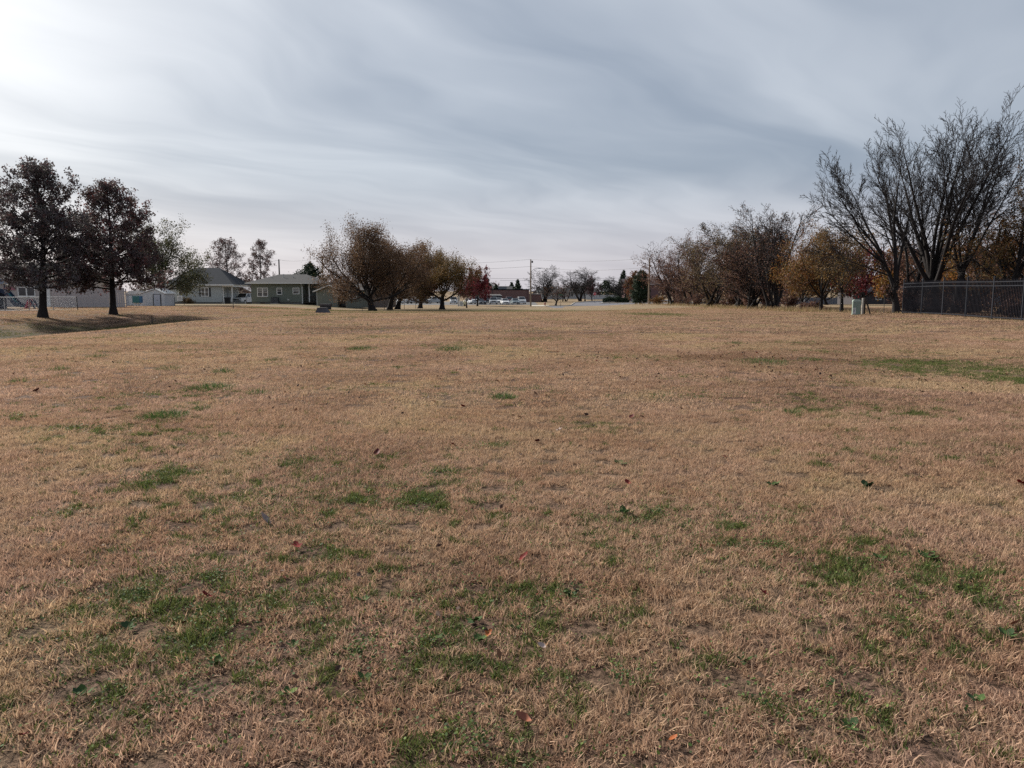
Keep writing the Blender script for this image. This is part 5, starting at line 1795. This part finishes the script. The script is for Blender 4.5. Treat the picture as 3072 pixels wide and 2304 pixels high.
def shrub(label, px, Y, W, H, pal, seed, py=918, dens=2600, size=.14):
    r = np.random.default_rng(seed)
    x, y, z = onground(px, Y, py)
    root = empty('shrub', (x, y, z), 0, label, 'shrub', 'brush under the right tree row')
    ns = 9
    P = np.concatenate([r.normal(0, .15, (ns, 2)), np.full((ns, 1), -.05)], 1)
    D = unit(np.concatenate([r.normal(0, .5, (ns, 2)), np.ones((ns, 1))], 1))
    lv = grow(r, P, D, r.uniform(.7, 1, ns) * H, np.full(ns, .025), [dict(n=6, wob=.1, up=.0, k=6, t0=.15, t1=1, ang=45, angv=12, lr=.5, tf=.4, rr=.6, rend=.3),
                                                                      dict(n=4, wob=.12, k=5, t0=.15, t1=1, ang=45, angv=12, lr=.5, tf=.3, rr=.6, rend=.4), dict(n=2, wob=.14, rend=.5)])
    allp = lv[-1][0].reshape(-1, 3)
    sx = W / max(.1, np.ptp(allp[:, 0]))
    lv = [(p * np.array([sx, sx, H / allp[:, 2].max()]), np.maximum(rd, .007)) for p, rd in lv]
    V, Q = tubes(lv, (5, 3, 3))
    link_mesh('stems', fastmesh('stems', V, Q), TWIG, root)
    link_mesh('foliage', leaves_mesh(r, lv[-1][0], dens, size, pal, .1), LEAF, root)


for i, (px, Y, W, H, pal, label) in enumerate((
        (1975, 134, 3.2, 1.6, ORANGE, 'orange shrub at the foot of the roadside utility pole'),
        (2040, 118, 4.2, 2.2, RUST, 'dark brush under the far end of the tree row'),
        (2098, 106, 4.0, 2.4, RUST, 'dark brush beneath the second tree of the row'),
        (2140, 98, 3.0, 2.0, OLIVE, 'olive brush beneath the third tree of the row'),
        (2190, 91, 3.0, 1.6, RUST, 'brown brush left of the middle stems of the row'),
        (2255, 84, 2.6, 2.2, RUST, 'dark brush just left of the cluster of five stems'),
        (2368, 72, 2.0, 1.9, RUST, 'tangled dark brush right of the cluster of five stems'),
        (2300, 80, 2.6, 1.7, RUST, 'low brush behind the cluster of five stems'),
        (2440, 66, 1.8, .8, RUST, 'low reddish brush left of the triple trunk'),
        (3050, 41, 1.6, 1.1, RUST, 'low brown brush behind the fence at the right edge'),
        (2752, 51.5, 2.6, 1.9, RUST, 'dark brush behind the left end of the black fence'),
        (2835, 56, 2.4, 1.6, RUST, 'dark brush behind the black fence below the tallest bare tree'),
        (2910, 50, 2.6, 1.2, RUST, 'low dark brush behind the middle of the black fence'),
        (3000, 47, 2.4, 1.8, RUST, 'tall dark brush behind the black fence near the right edge'),
        (560, 117, 1.8, 1.0, OLIVE, 'small twiggy shrub before the pale house'))):
    shrub(label, px, Y, W, H, pal, 200 + i, dens=2400 if W > 2.5 else 1500)

# tall dry weeds along the tree row and the kerb
r = np.random.default_rng(77)
pts, hs = [], []
for (px, Y, wx, wy_, n, h) in ((2230, 82, 3.0, 8, 900, .55), (2360, 70, 2.5, 5, 900, .55), (2430, 64, 1.6, 3, 700, .6), (2500, 58, 1.2, 2.5, 260, .35), (2030, 115, 3.0, 14, 800, .6),
                               (2140, 95, 2.4, 9, 800, .55), (2600, 50.3, 1.2, .8, 160, .3), (2690, 48.6, .6, .6, 90, .22), (1930, 138, 3, 6, 300, .45)):
    x0 = at(px, 920, Y).x
    X = x0 + r.normal(0, wx * .6, n)
    Y_ = Y + r.normal(0, wy_ * .5, n)
    pts.append(np.stack([X, Y_, terrain(X, Y_) - .02], 1))
    hs.append(r.uniform(.35, 1.0, n) * h)
s_ = np.linspace(0, fl, 700)
X, Y_ = FX0 + ux * s_ + r.normal(0, .08, 700), FY0 + uy * s_ + r.normal(0, .08, 700)
pts.append(np.stack([X, Y_, terrain(X, Y_) - .02], 1))
hs.append(r.uniform(.04, .16, 700))
pts, hs = np.concatenate(pts), np.concatenate(hs)
me = blades_mesh('dry_weeds', pts, hs, r.normal(0, .35, (len(pts), 2)), .03, [(.34, .235, .13), (.28, .17, .10), (.40, .30, .17), (.20, .18, .07)], 3)
tag(link_mesh('dry_weeds', me, None), 'tall straw-coloured weeds under the right tree row and fence', 'weeds', kind='stuff')

# far-off woods that close the horizon
r = np.random.default_rng(91)
lumps = []
for i in range(150):
    px = r.uniform(-250, 3350)
    Y = r.uniform(330, 460)
    x = at(px, 895, Y).x
    H = r.uniform(5, 9.5) * (1.1 if px < 1200 or px > 1900 else .85)
    lumps.append((x, Y, H, r.uniform(3.5, 7)))
cen = []
cols_ = []
pal = np.array([(.075, .055, .050), (.060, .050, .052), (.085, .06, .045), (.040, .050, .042), (.07, .045, .045)])
for (x, Y, H, W) in lumps:
    n = 300
    d = unit(r.normal(0, 1, (n, 3)))
    rad = r.uniform(.5, 1.05, (n, 1)) * (1 + .2 * r.normal(0, 1, (n, 1)))
    c = np.array([x, Y, ZF + H * .52]) + d * rad * np.array([W, W, H * .5])
    c[:, 2] = np.maximum(c[:, 2], ZF + .1)
    cen.append(c)
    cols_.append(np.repeat(pal[r.integers(0, len(pal))][None], n, 0) * r.uniform(.7, 1.3, (n, 1)))
cen, cols_ = np.concatenate(cen), np.concatenate(cols_)
n = len(cen)
a1, a2 = unit(r.normal(0, 1, (n, 3))), unit(r.normal(0, 1, (n, 3)))
sz = r.uniform(.35, .95, (n, 1))
V = np.stack([cen - a1 * sz, cen + a2 * sz * .5, cen + a1 * sz, cen - a2 * sz * .5], 1)
me = fastmesh('far_woods', V.reshape(-1, 3), np.arange(n)[:, None] * 4 + np.arange(4))
vcol(me, 'leaf_colour', np.repeat(cols_, 4, 0))
tag(link_mesh('far_woods', me, LEAF), 'dark far-off woods along the horizon', 'woods', kind='stuff')
for (px, Y, H, W, label) in ((1556, 300, 7.6, 3.6, 'pointed far evergreen above the right part of the brick building'), (1536, 310, 6.6, 3.6, 'rounder far evergreen left of the pointed one above the brick building'),
                             (1462, 262, 8.6, 4.0, 'dark far evergreen right of the crimson tree'), (1488, 290, 5.4, 3.4, 'small far evergreen above the dark carport'),
                             (1815, 320, 7.6, 9.0, 'blue-green far tree above the pale panel wall')):
    make_tree('evergreen_tree', label, px, Y, H, W, 'cedar', int(px), py=897, rt=.2, leaves=3200, size=.55, pal=GREEN, leafm=NEEDLE, spread=.2, group='far evergreens beyond the lot')

# ------------------------------------------------------------------ things on the lawn
def leaf_mesh(seed, lobes=False, curl=.5, size=.1):
    """a fallen leaf: outline with midrib fold and curl, real thickness left to the solid edge"""
    r = random.Random(seed)
    out = []
    n = 9
    for i in range(n + 1):
        t = i / n
        wd_ = math.sin(math.pi * min(1, t * 1.02)) ** .8 * .36
        if lobes:
            wd_ *= 1 + .45 * math.sin(t * 5 * math.pi)
        out.append((t, wd_ * r.uniform(.9, 1.1)))
    V, F_ = [], []

    def cv_(u, v):
        # curl across and along
        a = v * curl * 3.2
        x = math.sin(a) / max(.01, curl * 3.2) if curl > .01 else v
        zc = (1 - math.cos(a)) / max(.01, curl * 3.2)
        return (x * size, (u - .5) * size, (zc + .25 * curl * (u - .5) ** 2 * 4) * size)
    for (t, wd_) in out:
        V += [cv_(t, -wd_), cv_(t, -wd_ * .5), cv_(t, 0), cv_(t, wd_ * .5), cv_(t, wd_)]
    for i in range(n):
        for k_ in range(4):
            F_.append((i * 5 + k_, i * 5 + k_ + 1, (i + 1) * 5 + k_ + 1, (i + 1) * 5 + k_))
    b = len(V)
    V += [(0, -.5 * size, .0), (.006 * size, -.5 * size, .012 * size), (.02 * size, -.78 * size, .1 * size), (.04 * size, -.78 * size, .1 * size)]
    F_.append((b, b + 1, b + 3, b + 2))
    me = bpy.data.meshes.new('leaf')
    me.from_pydata(V, [], F_)
    for p in me.polygons:
        p.use_smooth = True
    return me


LG = 'fallen leaves on the lawn'
LRED = pmat('red_leaf', (.17, .022, .020), .6, .25, 20.0, spec=.1)
LDARK = pmat('dark_red_leaf', (.095, .02, .022), .6, .25, 20.0, spec=.1)
LTAN = pmat('pinkish_leaf', (.25, .095, .060), .6, .25, 12.0, spec=.1)
LORG = pmat('orange_leaf', (.32, .10, .035), .6, .25, 20.0, spec=.1)
LPALE = pmat('pale_leaf', (.36, .28, .25), .7, .15, 20.0, spec=.1)
LGREY = pmat('grey_brown_leaf', (.26, .21, .20), .8, .15, 15.0, spec=.1)
for i, (px, py, size, m, curl, tilt, label) in enumerate((
        (1568, 2180, .080, LTAN, .75, .35, 'large curled pinkish-brown leaf at the bottom centre of the lawn'),
        (1358, 1342, .12, LRED, .5, .6, 'red leaf far out in the middle of the lawn, left of the dark one'),
        (1612, 1332, .10, LDARK, .5, .5, 'dark red leaf in the upper middle of the lawn'),
        (1573, 1686, .085, LRED, .6, .7, 'bright red upright leaf right of the middle of the lawn'),
        (890, 1650, .10, LRED, .3, .2, 'flat red leaf on the clover left of centre'),
        (617, 1803, .085, LRED, .6, .7, 'red folded leaf on the green patch at the left'),
        (552, 1888, .05, LDARK, .6, .5, 'small dark red leaf just below the folded red one'),
        (1465, 1920, .055, LORG, .5, .5, 'orange leaf beside a weed at the lower centre'),
        (1625, 1957, .050, LPALE, .5, .4, 'pale pinkish leaf tip right of the lower centre weeds'),
        (1389, 1226, .12, LRED, .5, .5, 'small red leaf far up the middle of the lawn'),
        (1678, 1297, .10, LPALE, .5, .4, 'whitish scrap of leaf far up the right middle of the lawn'),
        (1132, 1368, .12, LDARK, .6, .5, 'dark curled leaf left of the middle of the lawn'),
        (796, 1572, .14, LGREY, .45, .9, 'grey-brown upright leaf on the left of the lawn'),
        (70, 2230, .055, LRED, .5, .5, 'red leaf near the bottom left corner'),
        (2020, 2240, .045, LORG, .5, .4, 'small orange leaf near the bottom, right of the large curled leaf'),
        (1882, 1458, .09, LRED, .5, .4, 'tiny red leaf on the right middle of the lawn'),
        (3062, 1460, .11, LRED, .5, .5, 'red leaf at the right edge of the lawn'),
        (3046, 1888, .075, LTAN, .5, .8, 'tan leaf standing on the green clump at the right edge'),
        (1895, 1257, .11, LDARK, .5, .4, 'dark brown leaf above the right middle of the lawn'),
        (2290, 1795, .06, LRED, .5, .5, 'small red leaf on the right below a green patch'),
        (1728, 1790, .07, LGREY, .5, .6, 'greyish leaf resting in the dark green weed right of centre'),
        (110, 1178, .16, LDARK, .5, .5, 'dark leaf near the left edge beyond the grass tufts'))):
    x, y, z = ground(px, py)
    o = link_mesh('fallen_leaf', leaf_mesh(300 + i, i % 3 == 1, curl * 1.25, size * .8), m)
    o.location = (x, y, z + .03)
    o.rotation_euler = (tilt, .2 * math.sin(i * 2.1), i * 1.7 if i else 1.05)
    tag(o, label, 'leaf', LG)

# tufts of tall green grass
TG = 'tufts of tall green grass on the field'
GC = [(.055, .105, .025), (.075, .13, .03), (.045, .085, .028), (.11, .15, .05)]
for i, (px, py, wpx, dens, label) in enumerate((
        (625, 1166, 130, 520, 'largest dark green grass tuft left of centre'),
        (489, 1252, 135, 520, 'wide green grass tuft nearest the left foreground'),
        (602, 1230, 58, 90, 'small spiky green tuft right of the wide left tuft'),
        (1086, 1048, 95, 420, 'bright green tuft left of the middle of the field'),
        (1350, 1050, 100, 380, 'bright green tuft in the middle of the field'),
        (1507, 1194, 84, 220, 'thin yellow-green tuft near the centre of the field'),
        (671, 1117, 66, 130, 'green tuft above the largest left tuft'),
        (507, 1108, 72, 140, 'faded green tuft left of the one above the largest'),
        (2289, 1089, 150, 420, 'wide green tuft on the right half of the field'),
        (2432, 1081, 62, 110, 'small green tuft right of the wide right one'),
        (294, 1071, 64, 120, 'green tuft far up the left of the field'),
        (178, 1110, 55, 90, 'small green tuft near the left edge, upper one'),
        (194, 1129, 60, 80, 'pale green tuft near the left edge, lower one'),
        (772, 1181, 64, 80, 'thin flat tuft right of the largest left tuft'),
        (903, 1030, 42, 50, 'tiny tuft up the field before the concrete pier'),
        (819, 1083, 56, 70, 'tiny tuft left of the bright green left tuft'),
        (2208, 1032, 64, 110, 'green tuft far up the right half of the field'),
        (2375, 1242, 54, 60, 'thin grey-green tuft on the right half of the lawn'),
        (55, 1146, 60, 70, 'small green tuft at the left edge'),
        (1390, 1030, 70, 90, 'thin tuft just beyond the bright middle tuft'),
        (1210, 1072, 60, 60, 'sparse dull tuft between the two bright middle tufts'))):
    x, y, z = ground(px, py)
    r = np.random.default_rng(400 + i)
    wx = wpx / F * y / 2
    n = int(dens * 1.3)
    ang = r.uniform(0, 6.283, n)
    rad = np.sqrt(r.random(n)) * wx
    X, Y_ = np.cos(ang) * rad + r.normal(0, wx * .12, n), np.sin(ang) * rad * 1.3
    Z = terrain(X + x, Y_ + y) - z - .01
    H = r.uniform(.05, .125, n) * (1.25 - .6 * (rad / wx)) * (1.15 if y > 14 else 1)
    out = np.stack([X, Y_], 1) / max(wx, .01) * .7 + r.normal(0, .35, (n, 2))
    me = blades_mesh('grass_tuft', np.stack([X, Y_, Z], 1), H, out, .0085, GC if 'pale' not in label and 'faded' not in label and 'dull' not in label else [(.12, .14, .06), (.16, .15, .07)], 500 + i)
    o = link_mesh('grass_tuft', me, None)
    o.location = (x, y, z)
    tag(o, label, 'grass tuft', TG)

# broad-leaved weeds: a rosette of oval leaves each
WG = 'broad-leaved weeds in the near lawn'
wl = []
for k_ in range(3):
    me = leaf_mesh(700 + k_, False, .22, 1.0)
    me.name = 'leaf'
    wl.append(me)
for k_, c in enumerate(((.050, .085, .025), (.034, .060, .025), (.11, .165, .035))):
    wl[k_].materials.append(pmat('weed_leaf_%s' % 'abc'[k_], c, .75, .3, 8.0, spec=.12))
WEEDS = ((1425, 1870, .05, 'weed with one bright upright leaf at the lower centre', 6), (1440, 1930, .05, 'dark weed below the bright-leaved weed at the lower centre', 6),
         (862, 2090, .045, 'weed with three light leaves near the bottom, left of centre', 5), (250, 2095, .06, 'weed with one long lime leaf near the bottom left', 5),
         (1095, 2045, .040, 'white-flecked small weed near the bottom middle', 5), (1545, 1895, .042, 'single oval-leaved weed right of the lower centre', 4),
         (1090, 1810, .045, 'dark green weed pair left of the lower centre', 5), (385, 1893, .05, 'weed spread on the left lower lawn', 7), (1712, 1795, .055, 'dark leafy weed right of centre', 7),
         (2780, 1680, .07, 'dark weed on the right part of the lawn', 7), (2640, 1683, .06, 'smaller dark weed left of the right-hand dark weed', 6),
         (1870, 1545, .075, 'dark green weed patch right of the middle', 8), (2600, 1465, .085, 'green weed on the far right lawn', 7), (1310, 1925, .042, 'weed just left of the lower centre weeds', 6),
         (880, 1945, .04, 'thin pale weed left of the lower centre', 5), (2500, 2060, .04, 'upright dark-leaved weed near the bottom right', 4), (2550, 2190, .045, 'dark hollow weed at the lower right', 6),
         (3020, 1915, .055, 'leafy green weed at the right edge', 8), (650, 2000, .045, 'dark weed near the lower left tuft', 6), (1560, 2240, .03, 'tiny weed by the large curled leaf', 4),
         (2320, 1462, .085, 'green weed beyond the right middle', 6), (1860, 1395, .09, 'small weed far up the right middle', 6), (2230, 1990, .045, 'small green weed right of the bottom middle', 5),
         (2930, 2110, .04, 'dark green weed near the bottom right corner', 6))
rw = random.Random(9)
for i, (px, py, sz_, label, n) in enumerate(WEEDS):
    sz_ *= .72
    x, y, z = ground(px, py)
    root = empty('weed_plant', (x, y, z), rw.uniform(0, 6), label, 'weed', WG)
    for k_ in range(n):
        me = wl[2 if (k_ == 0 and ('lime' in label or 'bright' in label or 'light' in label)) else rw.choice((0, 0, 1))]
        o = link_mesh('leaf', me, None, root)
        a = k_ * 2.4 + rw.uniform(-.4, .4)
        s1 = sz_ * rw.uniform(.75, 1.25)
        el = rw.uniform(.1, .8)
        o.scale = (s1, s1, s1)
        d = s1 * .5 * math.cos(el) + .006
        o.location = (math.sin(a) * -d, math.cos(a) * d, .012 + s1 * .5 * math.sin(el))
        o.rotation_euler = (el, 0, a)

# clover and chickweed: tiny leaves in patches nobody could count
r = np.random.default_rng(808)
cen, cs = [], []
for (x, y, rx, ry, s) in GREENS:
    if y > 13:
        continue
    n = int(min(2600, 750 * s * max(.4, rx * ry * 5)))
    a = r.normal(0, .62, (n, 2))
    X, Y_ = x + a[:, 0] * rx, y + a[:, 1] * ry
    # ragged: keep the leaves of a few sub-clusters
    kx = r.integers(0, 14, n)
    sub = r.normal(0, .6, (14, 2))
    X = .35 * X + .65 * (x + sub[kx, 0] * rx + r.normal(0, .16, n) * rx)
    Y_ = .35 * Y_ + .65 * (y + sub[kx, 1] * ry + r.normal(0, .16, n) * ry)
    cen.append(np.stack([X, Y_, terrain(X, Y_) + r.uniform(.015, .045, n)], 1))
cen = np.concatenate(cen)
n = len(cen)
dn = unit(np.concatenate([r.normal(0, .55, (n, 2)), np.ones((n, 1))], 1))
a1 = unit(np.cross(dn, r.normal(0, 1, (n, 3))))
a2 = np.cross(dn, a1)
sz = r.uniform(.0035, .0078, (n, 1)) * (1 + (cen[:, 1:2] > 7) * .4)
V = np.stack([cen - a1 * sz, cen - a1 * sz * .3 + a2 * sz * .75, cen + a1 * sz * .7 + a2 * sz * .55, cen + a1 * sz, cen + a1 * sz * .7 - a2 * sz * .55, cen - a1 * sz * .3 - a2 * sz * .75], 1)
b = np.arange(n)[:, None] * 6
me = fastmesh('clover', V.reshape(-1, 3), np.concatenate([b + np.array([0, 1, 2, 3]), b + np.array([0, 3, 4, 5])]))
vcol(me, 'leaf_colour', np.repeat(np.array([(.065, .115, .028), (.11, .155, .035), (.05, .085, .028)])[r.integers(0, 3, n)] * r.uniform(.7, 1.3, (n, 1)), 6, 0))
tag(link_mesh('clover', me, LEAF), 'tiny green clover leaves scattered in patches of the near lawn', 'ground cover', kind='stuff')

# small fallen leaves strewn everywhere, thicker towards the right trees and under the oaks
cen = []
for (n, fx, fy) in ((1700, lambda n: r.uniform(-.3, .72, n), lambda n: 9 + 52 * r.random(n) ** .8), (350, lambda n: r.uniform(-.7, .1, n), lambda n: 8 + 30 * r.random(n)), (110, lambda n: r.uniform(-.7, .7, n), lambda n: 2.6 + 6 * r.random(n))):
    yy = fy(n)
    xx = fx(n) * yy
    cen.append(np.stack([xx, yy, terrain(xx, yy) + .03], 1))
for (px, py, sx_, sy_, n) in ((2880, 968, 3.0, .5, 220), (2400, 1125, 1.2, .7, 90), (2260, 1075, 2.2, 1.0, 160), (2600, 950, 5, 3, 300), (2420, 945, 4, 6, 260), (400, 925, 4.5, 4, 900), (180, 948, 4, 2, 700), (640, 918, 4, 6, 250), (2640, 941, .8, .5, 120)):
    x, y, z = ground(px, py)
    xx, yy = x + r.normal(0, sx_, n), y + r.normal(0, sy_, n)
    cen.append(np.stack([xx, yy, terrain(xx, yy) + .04], 1))
cen = np.concatenate(cen)
n = len(cen)
dn = unit(np.concatenate([r.normal(0, .7, (n, 2)), np.ones((n, 1))], 1))
a1 = unit(np.cross(dn, r.normal(0, 1, (n, 3))))
a2 = np.cross(dn, a1)
sz = r.uniform(.016, .042, (n, 1)) * np.where(cen[:, 1:2] < 9, .6, 1.0)
bend = dn * sz * r.uniform(-.3, .6, (n, 1))
V = np.stack([cen - a1 * sz, cen + a2 * sz * .55 + bend, cen + a1 * sz, cen - a2 * sz * .55 + bend], 1)
b = np.arange(n)[:, None] * 4
me = fastmesh('leaf_litter', V.reshape(-1, 3), None, np.concatenate([b + np.array([0, 1, 2]), b + np.array([0, 2, 3])]))
lc = np.array([(.10, .055, .036), (.075, .042, .032), (.16, .085, .045), (.20, .05, .03), (.24, .165, .11), (.06, .04, .035)])[r.choice(6, n, p=[.3, .25, .18, .05, .07, .15])]
pale = (cen[:, 0] < -24) & (r.random(n) < .65)
lc[pale] = np.array((.42, .33, .25)) * r.uniform(.7, 1.2, (pale.sum(), 1))
vcol(me, 'leaf_colour', np.repeat(lc * r.uniform(.7, 1.25, (n, 1)), 4, 0))
tag(link_mesh('leaf_litter', me, LEAF), 'small brown fallen leaves strewn over the whole field', 'leaves', kind='stuff')
